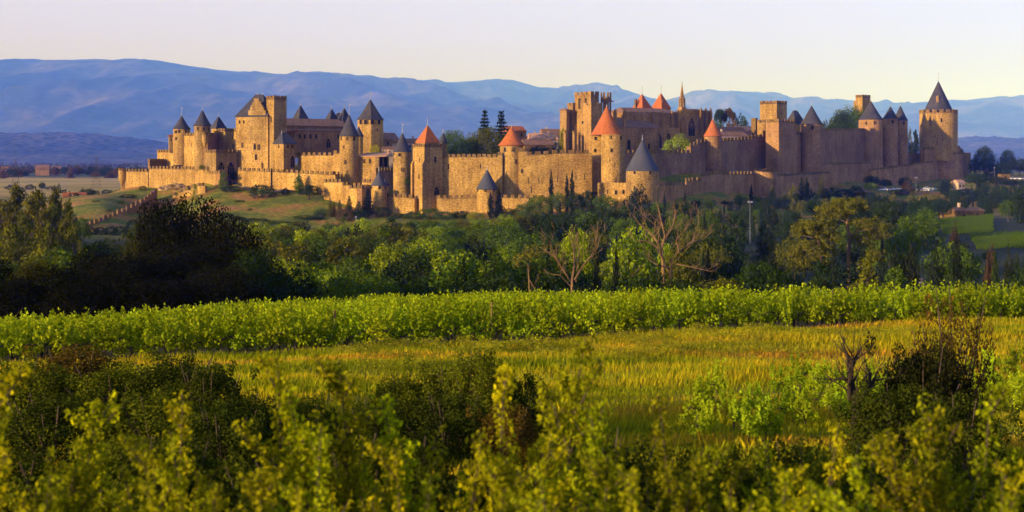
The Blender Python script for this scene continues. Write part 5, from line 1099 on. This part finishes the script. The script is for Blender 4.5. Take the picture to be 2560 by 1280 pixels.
# ------------------------------------------------------------------ grass
def grass_mat():
    m = bpy.data.materials.new('meadow_grass'); m.use_nodes = True; nt = m.node_tree; nt.nodes.clear()
    out = nt.nodes.new('ShaderNodeOutputMaterial'); g = nt.nodes.new('ShaderNodeNewGeometry')
    n = N(nt, 'ShaderNodeTexNoise'); n.inputs['Scale'].default_value = 1.0; n.inputs['Detail'].default_value = 3
    nt.links.new(posmap(nt, (.04, .34, 0)), n.inputs['Vector'])
    c = ramp(nt, n.outputs['Fac'], [(.36, (.15, .20, .008)), (.48, (.36, .36, .010)), (.58, (.54, .42, .014)), (.70, (.62, .32, .030))]).outputs[0]
    r = ramp(nt, g.outputs['Random Per Island'], [(0, (.55, .6, .5)), (.7, (1, 1, 1)), (1, (1.7, 1.5, 1.2))])
    c = mixc(nt, 1.0, c, r.outputs[0], 'MULTIPLY')
    d = nt.nodes.new('ShaderNodeBsdfDiffuse'); t = nt.nodes.new('ShaderNodeBsdfTranslucent'); nt.links.new(c, d.inputs[0]); nt.links.new(c, t.inputs[0])
    mx = nt.nodes.new('ShaderNodeMixShader'); mx.inputs[0].default_value = .4; nt.links.new(d.outputs[0], mx.inputs[1]); nt.links.new(t.outputs[0], mx.inputs[2]); nt.links.new(mx.outputs[0], out.inputs[0]); return m
M['grass'] = grass_mat()
def vnoise(x, y, s, seed=0):
    a = np.zeros_like(x)
    for k, (fx, fy, am) in enumerate(((1, .6, 1), (-.7, 1.3, .8), (1.9, -1.1, .6), (.4, 2.3, .5), (2.7, 1.9, .35))): a += am * np.sin(x * s * fx + y * s * fy + seed + k * 1.7)
    return a / 3.25
def grass(name, n, d0, d1, hmin, hmax, w, lab, front=True):
    d = np.sqrt(rng.random(n) * (d1 ** 2 - d0 ** 2) + d0 ** 2); X = (rng.random(n) * 2 - 1) * (d * .43 + 8)
    if front:                 # stop at the first vine row
        rel = (X - A0.x) * W_.x + (d - A0.y) * W_.y; k = (rel < .2); X, d = X[k], d[k]
    den = .5 + .5 * vnoise(X, d, .55, 2); k = rng.random(len(X)) < .45 + .55 * den; X, d = X[k], d[k]; n = len(X)
    z = ground(X, d); nz = .5 + .5 * vnoise(X, d * 1.6, .35, 5)
    h = (hmin + (hmax - hmin) * np.clip(nz, 0, 1)) * (.6 + .7 * rng.random(n)); a = rng.random(n) * 6.283; ww = w * (.6 + .8 * rng.random(n)) * (d / d1) ** .5
    lean = np.stack([.05 + .16 * rng.normal(size=n), .1 * rng.normal(size=n)], 1) * h[:, None]
    b = np.stack([X, d, z - .03], 1); s = np.stack([np.cos(a) * ww, np.sin(a) * ww * .4, np.zeros(n)], 1)
    mid = b + np.stack([lean[:, 0] * .35, lean[:, 1] * .35, h * .6], 1); tip = b + np.stack([lean[:, 0], lean[:, 1], h], 1)
    v = np.stack([b - s, b + s, mid + s * .7, tip], 1).reshape(-1, 3)
    o = link(bpy.data.objects.new(name, np_mesh(name, v, quads(v), M['grass']))); tag(o, lab, 'grass', kind='stuff')
grass('meadow_grass', 500000, 27, 66, .08, .48, .014, 'tall orange and green meadow grass below the vineyard')
grass('undergrowth', 190000, 9, 28, .08, .40, .009, 'rough grass between the near bushes', False)

# pale fluffy weeds in the meadow
def weed_mesh(seed):
    c = [(random.uniform(-.4, .4), random.uniform(-.4, .4), random.uniform(.2, .8), .14, .14) for _ in range(22)]
    v = clump_leaves(c, 900, .028, .4, nj=1.0, aspect=.35); return mk('foliage', v, M['leaf_near'])
WM = [weed_mesh(i) for i in range(4)]
wl = [(random.uniform(830, 2350), random.gauss(50, 3.5)) for _ in range(60)] + [(880, 47), (960, 45), (1040, 50), (1120, 46), (1000, 42), (1190, 49), (1260, 44), (920, 40), (1350, 50), (1420, 52), (1560, 54), (1480, 48), (1640, 50), (1720, 47), (1860, 47), (1850, 44), (2080, 52), (2140, 51), (2200, 53), (2020, 52), (1300, 51), (1600, 44), (1960, 46), (1150, 52), (1080, 43), (2480, 56), (1750, 54), (1890, 57), (1950, 57)]
for px, d in wl:
    X = (px - CX) * d / F; r = thing('meadow_weed', 'pale yellow green fluffy weed clump standing in the orange meadow', 'weed', (X, d, float(ground(X, d)) - .1), random.random() * 6, 'fluffy weed clumps in the meadow')
    s = random.uniform(1.0, 2.0); r.scale = (s * 1.6, s, random.uniform(.45, .8)); o = bpy.data.objects.new('foliage', random.choice(WM)); j = random.uniform(.8, 1.1); o.color = (.36 * j, .34 * j, .018, 1); link(o, r)

# ------------------------------------------------------------------ scrub in the near ground
def scrub_mesh(seed, n=15000, leaf=.0135):
    rr = random.Random(seed); c = ell_clumps(60, (0, 0, .45), (.5, .5, .5), .08, .17, .80, -.8)
    c += [(rr.uniform(-.45, .45), rr.uniform(-.45, .45), rr.uniform(.1, .95), .07, .09) for _ in range(40)]
    me = mk('foliage', clump_leaves(c, n, leaf, .25, nj=.9, aspect=.7), M['leaf'])
    m = MB()
    for k in range(11):
        a = rr.uniform(0, 6.28); s = rr.uniform(.15, .5); m.tube([(0, 0, -.02), (s * .4 * math.cos(a), s * .4 * math.sin(a), .35), (s * math.cos(a), s * math.sin(a), rr.uniform(.6, 1.0))], [.022, .014, .004], 5)
    o = m.build('stems', M['bark']); tm = o.data; bpy.data.objects.remove(o); return me, tm
SM = [scrub_mesh(300 + i) for i in range(4)]
SP = [scrub_mesh(320 + i, 4200, .014) for i in range(2)]
def scrub(px, ytop, d, wpx, c, label, sparse=False, dep=1.0):
    X = (px - CX) * d / F; zg = gz(px, d) - .15; H = zof(ytop, d) - zg; W = wpx * d / F
    fm, tm = random.choice(SP if sparse else SM)
    r = thing('scrub_bush', label, 'bush', (X, d, zg), random.random() * 6.28); r.scale = (W, W * dep, H)
    f = bpy.data.objects.new('foliage', fm); f.color = (*c, 1); link(f, r); link(bpy.data.objects.new('stems', tm), r); return r
DK, OLV, BRN = (.042, .055, .006), (.095, .110, .007), (.095, .062, .010)
for a in ((60, 905, 25, 260, OLV, 'olive scrub bush at the far left, below the vines'), (190, 862, 27, 240, BRN, 'brownish twiggy scrub bush overlapping the vines at left'), (300, 905, 25, 280, OLV, 'olive scrub bush right of the brownish twiggy one at left'), (440, 885, 25, 260, DK, 'dark scrub bush with its crown against the vines, left of the meadow'),
          (520, 905, 23, 200, DK, 'darkest scrub bush at the left end of the orange meadow'), (400, 980, 20, 330, OLV, 'wide low scrub bush in front of the dark one at left'), (130, 985, 20, 340, DK, 'wide dark scrub bush low at the far left'), (620, 985, 22, 220, DK, 'low dark scrub bush right of the left thicket'), (760, 990, 22, 220, OLV, 'small green scrub bush between the two thickets'), (560, 1020, 18, 280, DK, 'nearer dark scrub bush in front of the left thicket'),
          (1010, 935, 25, 170, OLV, 'green scrub bush on the left of the middle thicket'), (1120, 895, 25, 210, OLV, 'rounded green scrub bush left of the tallest in the middle thicket'), (1210, 872, 24, 200, OLV, 'tallest green scrub bush of the middle thicket'), (1300, 925, 24, 150, DK, 'dark scrub bush at the right end of the middle thicket'), (1120, 985, 21, 260, DK, 'dark lower scrub bush in front of the middle thicket'), (1270, 1010, 20, 170, BRN, 'brownish twiggy scrub bush below the middle thicket'), (930, 1000, 21, 190, DK, 'dark low scrub bush left of the middle thicket')):
    scrub(*a)
scrub(2310, 842, 20, 230, (.018, .021, .006), 'dark dense scrub bush behind the bare branches at right')
scrub(2240, 960, 18, 260, DK, 'dark scrub bush below the bare branches at right')
scrub(2390, 705, 22, 210, BRN, 'tall thin see-through bush rising over the vines at right', True)
scrub(2350, 800, 21, 170, (.05, .035, .01), 'low thin twiggy bush below the tall see-through one', True)
scrub(2400, 980, 17, 240, DK, 'dark scrub bush at the lower right behind the blurred saplings')
dead_tree('dark bare crooked branches in front of the dense bush at right', 19.5, 2140,
    [[(2135, 9999, .065), (2140, 1010, .06), (2132, 985, .05), (2125, 940, .045), (2128, 905, .04), (2112, 878, .02)], [(2128, 920, .03), (2145, 895, .025, .1), (2158, 870, .012, .1)], [(2126, 960, .03), (2105, 942, .022, -.1), (2085, 945, .015, -.1), (2070, 955, .007, -.1)], [(2140, 1020, .045, .1), (2165, 1000, .04, .2), (2182, 970, .03, .2), (2190, 940, .02, .3)], [(2124, 1000, .035), (2118, 960, .025, -.1), (2120, 930, .014, -.1)], [(2165, 1000, .03, .2), (2200, 960, .02, .3), (2230, 955, .01, .3)]], 'bark_dark', 31, 2, 'bare_branches', .006, 'branches', (.3, .5), 1.15, .55)

# blurred leafy saplings right in front of the camera
def sapling_mesh(seed, dense=1.0):
    rr = random.Random(seed); m = MB(); pos = []; nr = []; 
    def shoot(p, dirn, L, rad, lv):
        n = 8; pts = [p]
        for k in range(n):
            dirn = (dirn + Vector((rr.uniform(-.12, .12), rr.uniform(-.12, .12), .05))).normalized(); pts.append(pts[-1] + dirn * L / n)
        m.tube(pts, [rad * (1 - .8 * k / n) for k in range(n + 1)], 5)
        nl = int(L * (300 if lv else 480) * dense)
        for _ in range(nl):
            t = rr.uniform(.12 if lv else .25, 1) * n; k = min(int(t), n - 1); q = pts[k].lerp(pts[k + 1], t - k)
            off = Vector((rr.gauss(0, 1), rr.gauss(0, 1), rr.gauss(0, .6))).normalized() * rr.uniform(.006, (.026 if lv else .05) + .02 * (1 - t / n))
            pos.append(q + off); nr.append(Vector((off.x * 6 + rr.gauss(0, .4), off.y * 6 + rr.gauss(0, .4), .5 + rr.gauss(0, .35))))
        if lv < 2:
            for j in range(int(11 * L) if lv == 0 else 5):
                t = rr.uniform(.12, .95); k = int(t * n); b = pts[k]; a = rr.uniform(0, 6.28); dd = Vector((math.cos(a), math.sin(a), rr.uniform(.35, 1.1))).normalized()
                shoot(b, dd, L * (.48 - .34 * t) * rr.uniform(.7, 1.2), rad * .45, lv + 1)
    shoot(Vector((0, 0, 0)), Vector((rr.uniform(-.1, .1), rr.uniform(-.1, .1), 1)), 1.0, .012, 0)
    for k in range(3): shoot(Vector((0, 0, .03)), Vector((rr.uniform(-.5, .5), rr.uniform(-.5, .5), 1)).normalized(), rr.uniform(.5, .8), .009, 1)
    v = leaf_quads(np.array(pos), np.array(nr), .0125 * (.6 + .8 * rng.random(len(pos))), .55); me = mk('foliage', v, M['leaf_near'])
    o = m.build('stem', M['bark']); tm = o.data; bpy.data.objects.remove(o); return me, tm
PM = [sapling_mesh(400 + i) for i in range(6)]
for i in range(26):      # dark low thicket behind the saplings
    px = -60 + i * 106 + random.uniform(-40, 40); d = random.uniform(9.5, 13.5)
    if 1700 < px < 2000 and random.random() < .5: continue
    scrub(px, random.uniform(1085, 1190), d, random.uniform(260, 420), random.choice((DK, DK, OLV)), 'low dark thicket bush behind the blurred saplings')['group'] = 'low thicket bushes behind the saplings'
sap = [(-150, 1030, 7.5), (-300, 1060, 7), (-480, 1040, 8), (-700, 1060, 7.4), (2650, 1040, 7.5), (2780, 1000, 7), (2950, 1060, 8), (3150, 1050, 7.4), (15, 925, 7), (-40, 1040, 6), (110, 1070, 7.5), (190, 1050, 8), (290, 1000, 8.5), (420, 985, 7.5), (360, 1090, 6.5), (520, 1060, 7), (600, 1110, 8), (700, 890, 8), (760, 1070, 6.8), (815, 940, 8.2), (915, 868, 8.6), (870, 1080, 7), (980, 1120, 6.5), (1060, 965, 8.5), (1120, 1090, 7.2), (1230, 1110, 6.8), (1280, 915, 8), (1385, 842, 8.4), (1340, 1050, 7), (1440, 990, 7.6), (1500, 1100, 6.6), (1570, 1020, 7.4), (1665, 995, 7.8), (1640, 1110, 6.5), (1760, 1120, 7.5), (1850, 1150, 7), (1930, 1110, 8), (2010, 1045, 7.8), (2090, 1120, 7), (2180, 1080, 7.6), (2290, 1060, 7), (2350, 1000, 8), (2440, 1040, 7), (2500, 960, 8), (2560, 1030, 6.8), (2240, 1130, 6.4), (2420, 1120, 6.2), (1720, 1190, 6), (1400, 1170, 6), (1000, 1190, 6), (640, 1180, 6), (250, 1170, 6), (60, 1160, 6), (460, 1180, 5.8), (830, 1190, 5.8), (1180, 1190, 5.8), (1560, 1190, 5.8), (1950, 1180, 5.8), (2130, 1190, 5.8), (2530, 1160, 5.8)]
def sapland(px): return ('in the left corner', 'below the left thicket', 'below the orange end of the meadow', 'below the middle thicket', 'below the open meadow', 'below the near vineyard', 'below the bare branches', 'in the right corner')[max(0, min(7, int(px / 320)))]
for i, (px, yt, d) in enumerate(sorted(sap)):
    X = (px - CX) * d / F; zg = gz(px, d) - .1; H = zof(yt, d) - zg
    r = thing('sapling', f"blurred yellow green leafy sapling at the bottom {sapland(px)}", 'sapling', (X, d, zg), random.random() * 6.28, 'blurred saplings ' + sapland(px)); s = max(.9, H)
    r.scale = (s * .8, s * .8, H); fm, tm = PM[i % len(PM)]
    f = bpy.data.objects.new('foliage', fm); j = random.uniform(.55, 1.25); f.color = (.34 * j * random.uniform(.8, 1.1), .34 * j, .006, 1); link(f, r); link(bpy.data.objects.new('stem', tm), r)

# ------------------------------------------------------------------ ivy and rocks on the masonry
def ivy(label, px, py0, py1, d, wpx, c, rz=0.0, n=2600, leaf=.22, dep=.5):
    X = (px - CX) * d / F; z0, z1 = zof(py1, d), zof(py0, d); W = wpx * d / F; H = z1 - z0
    cl = []
    for q in range(60):
        t = random.random(); cl.append((random.uniform(-.5, .5) * W * (1 - .35 * t), random.uniform(-.3, .1), t * H, random.uniform(.5, .9), random.uniform(.5, 1.0)))
    o = bpy.data.objects.new('ivy', mk('ivy', clump_leaves(cl, n, leaf, .3, nj=.7), M['leaf'])); o.location = (X, d, z0); o.rotation_euler = (0, 0, rz); o.color = (*c, 1)
    link(o); o['kind'] = 'thing'; tag(o, label, 'ivy')
ivy('tall bright green ivy column on the corner of the lower outer wall', 558, 430, 500, 624, 25, (.11, .16, .012))
ivy('dark ivy sheet in the shaded nook right of the bright ivy column', 580, 428, 478, 632, 26, (.020, .034, .012), R(40))
ivy('bright yellow green ivy climbing the left corner of the church', 1406, 322, 376, 633, 13, (.30, .27, .012))
ivy('small green plant tuft growing out of the narrow round tower', 1019, 448, 460, 583, 11, (.07, .10, .012), 0, 500)
def rock_mesh(seed):
    m = MB(); n, k = 18, 12; vs = []
    for i in range(k + 1):
        t = math.pi * i / k
        for j in range(n):
            a = 2 * math.pi * j / n; d = Vector((math.sin(t) * math.cos(a), math.sin(t) * math.sin(a), math.cos(t)))
            r = 1 + .55 * noise.noise(d * 1.7 + Vector((seed, 0, 0))) + .25 * noise.noise(d * 4.1 + Vector((0, seed, 0))); vs.append(d * r)
    m.add(vs, [(i * n + j, i * n + (j + 1) % n, (i + 1) * n + (j + 1) % n, (i + 1) * n + j) for i in range(k) for j in range(n)])
    o = m.build('rock_outcrop', M['rock']); me = o.data; bpy.data.objects.remove(o); return me
for i, (px, py, d, w, h, lab) in enumerate(((412, 472, 662, 30, 16, 'pale rock outcrop below the left outer wall, just right of the stepped wall top'), (440, 468, 654, 44, 18, 'widest pale rock outcrop under the left outer wall'), (470, 474, 642, 40, 14, 'pale rock outcrop above the stepped garden wall'), (306, 482, 684, 26, 14, 'pale rock under the hanging corner turret'), (345, 486, 676, 30, 10, 'low pale rock under the left end of the outer wall'), (610, 470, 622, 30, 8, 'low pale rock foot of the lower outer wall beside the ivy nook'), (705, 478, 612, 60, 8, 'long low rock ledge under the lower outer wall'))):
    o = bpy.data.objects.new('rock_outcrop', rock_mesh(i * 7.3)); o.location = P(px, py, d); o.scale = (w * d / F / 2, 2.6, h * d / F / 2); link(o); o['kind'] = 'thing'; tag(o, lab, 'rock')

# ------------------------------------------------------------------ plain at left: houses, trees, far wood, pylons
house('pink walled house among the trees of the far plain at left', 88, 2050, 21, 12, 420, 434, 412, 15, 'tile_brown', 'stone_red_shade', 0, 4)
house('brown house roof right of the pink walled house on the far plain', 128, 2150, 16, 10, 422, 434, 415, 20, 'tile_brown', 'stone_brown', 0, 2)
house('small pale house at the far left edge of the plain', 2, 2000, 16, 10, 424, 436, 416, 20, 'tile_brown', 'plaster', 0, 2)
house('red roofed house by the golden field, below the left end of the fortress', 157, 800, 12, 9, 489, 506, 481, 20, 'tile', 'stone_brown', 1, 2)
house('second red roof just right of the red roofed house by the golden field', 182, 790, 8, 8, 487, 505, 480, 25, 'tile', 'plaster', 0, 1)
house('small pale cottage below the grassy knoll at left', 178, 620, 5, 5, 516, 528, 508, 25, 'tile_pink', 'plaster', 0, 1)
rp = random.Random(5)
for i in range(62):
    px = rp.uniform(-30, 440); d = rp.uniform(1700, 2150)
    if 80 < px < 135 and d < 2060: continue
    plant('broad' if rp.random() < .8 else 'conifer', px, None, d, rp.uniform(22, 44), rp.choice(('deep', 'blue', 'deep', 'brown')), 'on far plain', h=rp.uniform(9, 17))
for px, d in ((30, 1060), (75, 1080), (50, 990), (160, 960), (205, 920), (280, 860), (268, 900), (130, 1090), (240, 880), (300, 830)):
    plant('shrub', px, None, d, rp.uniform(22, 40), rp.choice(('deep', 'blue', 'olive')), 'on far plain', h=rp.uniform(3, 6))
cl = []
for i in range(5200):      # the far wood
    d = 2300 * (9000 / 2300) ** rp.random(); k = (rp.uniform(-250, 2800) - CX) / F
    if 430 < k * F + CX < 2400 and rp.random() < .8: continue
    X = k * d
    if vnoise(np.array([X]), np.array([d * 2.2]), .0021, 3)[0] < -.05: continue
    h = rp.uniform(7, 12); cl.append((X, d, -25 + h * .5, rp.uniform(5, 8), h * .55))
v = clump_leaves(cl, len(cl) * 26, 2.6, .1, nj=.6)
o = link(bpy.data.objects.new('far_wood', np_mesh('far_wood', v, quads(v), M['leaf']))); o.color = (.075, .062, .025, 1); tag(o, 'hazy far-off woods in bands on the plain beyond the fortress', 'woods', kind='stuff')
def pylon(label, px, ytop, d):
    zg = gz(px, d); H = zof(ytop, d) - zg; r = thing('pylon', label, 'pylon', ((px - CX) * d / F, d, zg), R(25)); m = MB()
    f = lambda t: 3.4 * (1 - t) ** 1.3 + .5
    for sx, sy in ((1, 1), (1, -1), (-1, 1), (-1, -1)): m.tube([(sx * f(t), sy * f(t), H * t - (1 if t == 0 else 0)) for t in (0, .25, .5, .75, 1)], .07, 4)
    for k in range(9):
        a, b = k / 9, (k + 1) / 9
        for s in (1, -1):
            m.tube([(-f(a), s * f(a), H * a), (f(b), s * f(b), H * b)], .04, 4); m.tube([(f(a), s * f(a), H * a), (-f(b), s * f(b), H * b)], .04, 4)
    m.build('mast', M['bark'], r); m = MB()
    for t, w in ((.72, 6), (.84, 5), (.95, 3.6)): m.tube([(-w, 0, H * t), (0, 0, H * t + .6), (w, 0, H * t)], .07, 4)
    m.build('crossarm', M['bark'], r)
pylon('steel lattice pylon at the left end of the golden field', 39, 398, 1150); pylon('steel lattice pylon in the golden field just left of the fortress', 241, 392, 1120)

# ------------------------------------------------------------------ right slope: car park, lamps, houses
def car_proto():
    r = thing('parked_car', None, 'car', (0, 0, 0)); b = MB()
    b.vprism([(-2.1, .35), (2.1, .35), (2.15, .75), (1.25, .92), (.75, .95), (-1.3, .97), (-2.1, .88)], -.85, .85); body = b.build('body', M['white'], r)
    c = MB(); c.hexa([(-1.75, -.78, .965), (1.05, -.78, .94), (1.05, .78, .94), (-1.75, .78, .965), (-1.35, -.66, 1.45), (.35, -.66, 1.45), (.35, .66, 1.45), (-1.35, .66, 1.45)]); c.build('cabin', M['glass'], r)
    c = MB(); c.box(-1.33, .33, -.64, .64, 1.452, 1.50); c.build('roof_panel', M['white'], r)
    for x in (-1.3, 1.35):
        for y in (-.80, .80):
            w = MB(); n = 12; p = [(x + .32 * math.cos(2 * math.pi * k / n), .32 + .32 * math.sin(2 * math.pi * k / n)) for k in range(n)]; w.vprism(p, y - .11, y + .11); w.build('wheel', M['dark'], r)
    return r
M['glass'] = flat_mat('car_glass', (.03, .035, .045), .1, rough=.15, spec=.5)
def copy_tree(o, parent=None):
    c = o.copy(); col.objects.link(c)
    if parent is not None: c.parent = parent
    for ch in [x for x in col.objects if x.parent == o]: copy_tree(ch, c)
    return c
cp = car_proto(); cars = [(2302, 722, 'white parked car at the left end of the bright group below the lone tower'), (2310, 716, 'white parked car in front row of the bright group below the lone tower'), (2318, 726, 'tallest white parked car, rear of the bright group below the lone tower'), (2326, 717, 'white parked car right of the front row below the lone tower'), (2336, 722, 'white parked car at the right end of the bright group'),
    (2206, 706, 'parked car at the left end of the row half hidden by trees'), (2214, 712, 'second parked car of the row half hidden by trees'), (2222, 708, 'parked car in the middle of the row half hidden by trees'), (2234, 714, 'parked car near the bare brown tree in the half hidden row'), (2244, 716, 'parked car at the right end of the half hidden row'),
    (2532, 770, 'pale parked car at the far right edge, left of three'), (2544, 768, 'pale parked car at the far right edge, middle of three'), (2556, 766, 'pale parked car at the far right edge, right of three')]
for i, (px, d, lab) in enumerate(cars):
    c = cp if i == 0 else copy_tree(cp); X = (px - CX) * d / F; c.location = (X, d, float(ground(X, d)) + .02); c.rotation_euler = (0, 0, R(random.choice((10, 25, 35, 200)))); c['label'] = lab; c['group'] = 'cars in the car park'
    if i == 2: c.scale = (1.1, 1.1, 1.35)
def lamp(label, px, ytop, d, heads=2, r_=.14):
    zg = gz(px, d); H = zof(ytop, d) - zg; r = thing('lamp_post', label, 'lamp post', ((px - CX) * d / F, d, zg)); m = MB(); m.tube([(0, 0, -.3), (0, 0, H)], [r_, r_ * .8], 8); m.build('pole', M['metal'], r)
    for k in range(heads):
        x = (k - (heads - 1) / 2) * 0.9; m = MB(); m.box(x - .35, x + .35, -.3, .3, H - .25, H + .3); m.box(x - .38, x + .38, -.35, -.301, H - .3, H + .35); m.build('lamp_head', M['metal'], r)
lamp('tall floodlight pole with two heads standing among the cypresses', 1875, 505, 420, 2, .10); lamp('floodlight pole with two heads beside the car park', 2290, 444, 712, 2, .13); lamp('thin bare pole on the slope at the far right', 2486, 419, 760, 1, .12); lamp('small white floodlight post on the grass among the firs', 890, 542, 540, 1, .2)
house('long brown tiled farmhouse above the upper small vine patch', 2395, 492, 11, 7, 527, 545, 518, 12, 'tile_brown', 'stone_brown', 1, 2)
house('lower brown roof left of the long tiled farmhouse', 2372, 500, 6, 6, 532, 548, 526, 15, 'tile_brown', 'stone_brown', 0, 1)
house('small pale house below the great lone tower', 2396, 690, 4.5, 5, 456, 470, 449, 25, 'tile_pink', 'plaster', 0, 2)
house('small dark hut on the slope at the far right', 2502, 740, 5.5, 4, 434, 448, 433, 5, 'dark', 'stone_brown', 0, 1)
house('red roofed hut at the foot of the thick lower wall', 2150, 650, 6, 6, 481, 492, 474, 20, 'tile_brown', 'stone_brown', 0, 1)
house('little house with two chimneys peeping over the vines at right', 2286, 250, 3.2, 4, 719, 757, 713, 8, 'tile_brown', 'plaster', 2, 1, cw=.5)
label_trees()

# ------------------------------------------------------------------ haze
hz = bpy.data.materials.new('haze'); hz.use_nodes = True; nt = hz.node_tree; nt.nodes.clear()
out = nt.nodes.new('ShaderNodeOutputMaterial'); pv = nt.nodes.new('ShaderNodeVolumePrincipled')
pv.inputs['Color'].default_value = (0.07, 0.17, 1.0, 1); pv.inputs['Absorption Color'].default_value = (1, 1, 1, 1); pv.inputs['Density'].default_value = 0.6e-4; pv.inputs['Anisotropy'].default_value = -0.4
nt.links.new(pv.outputs[0], out.inputs['Volume'])
m = MB(); m.box(-40000, 40000, -90, 70000, -80, 3900)
o = m.build('haze', hz); o['kind'] = 'stuff'
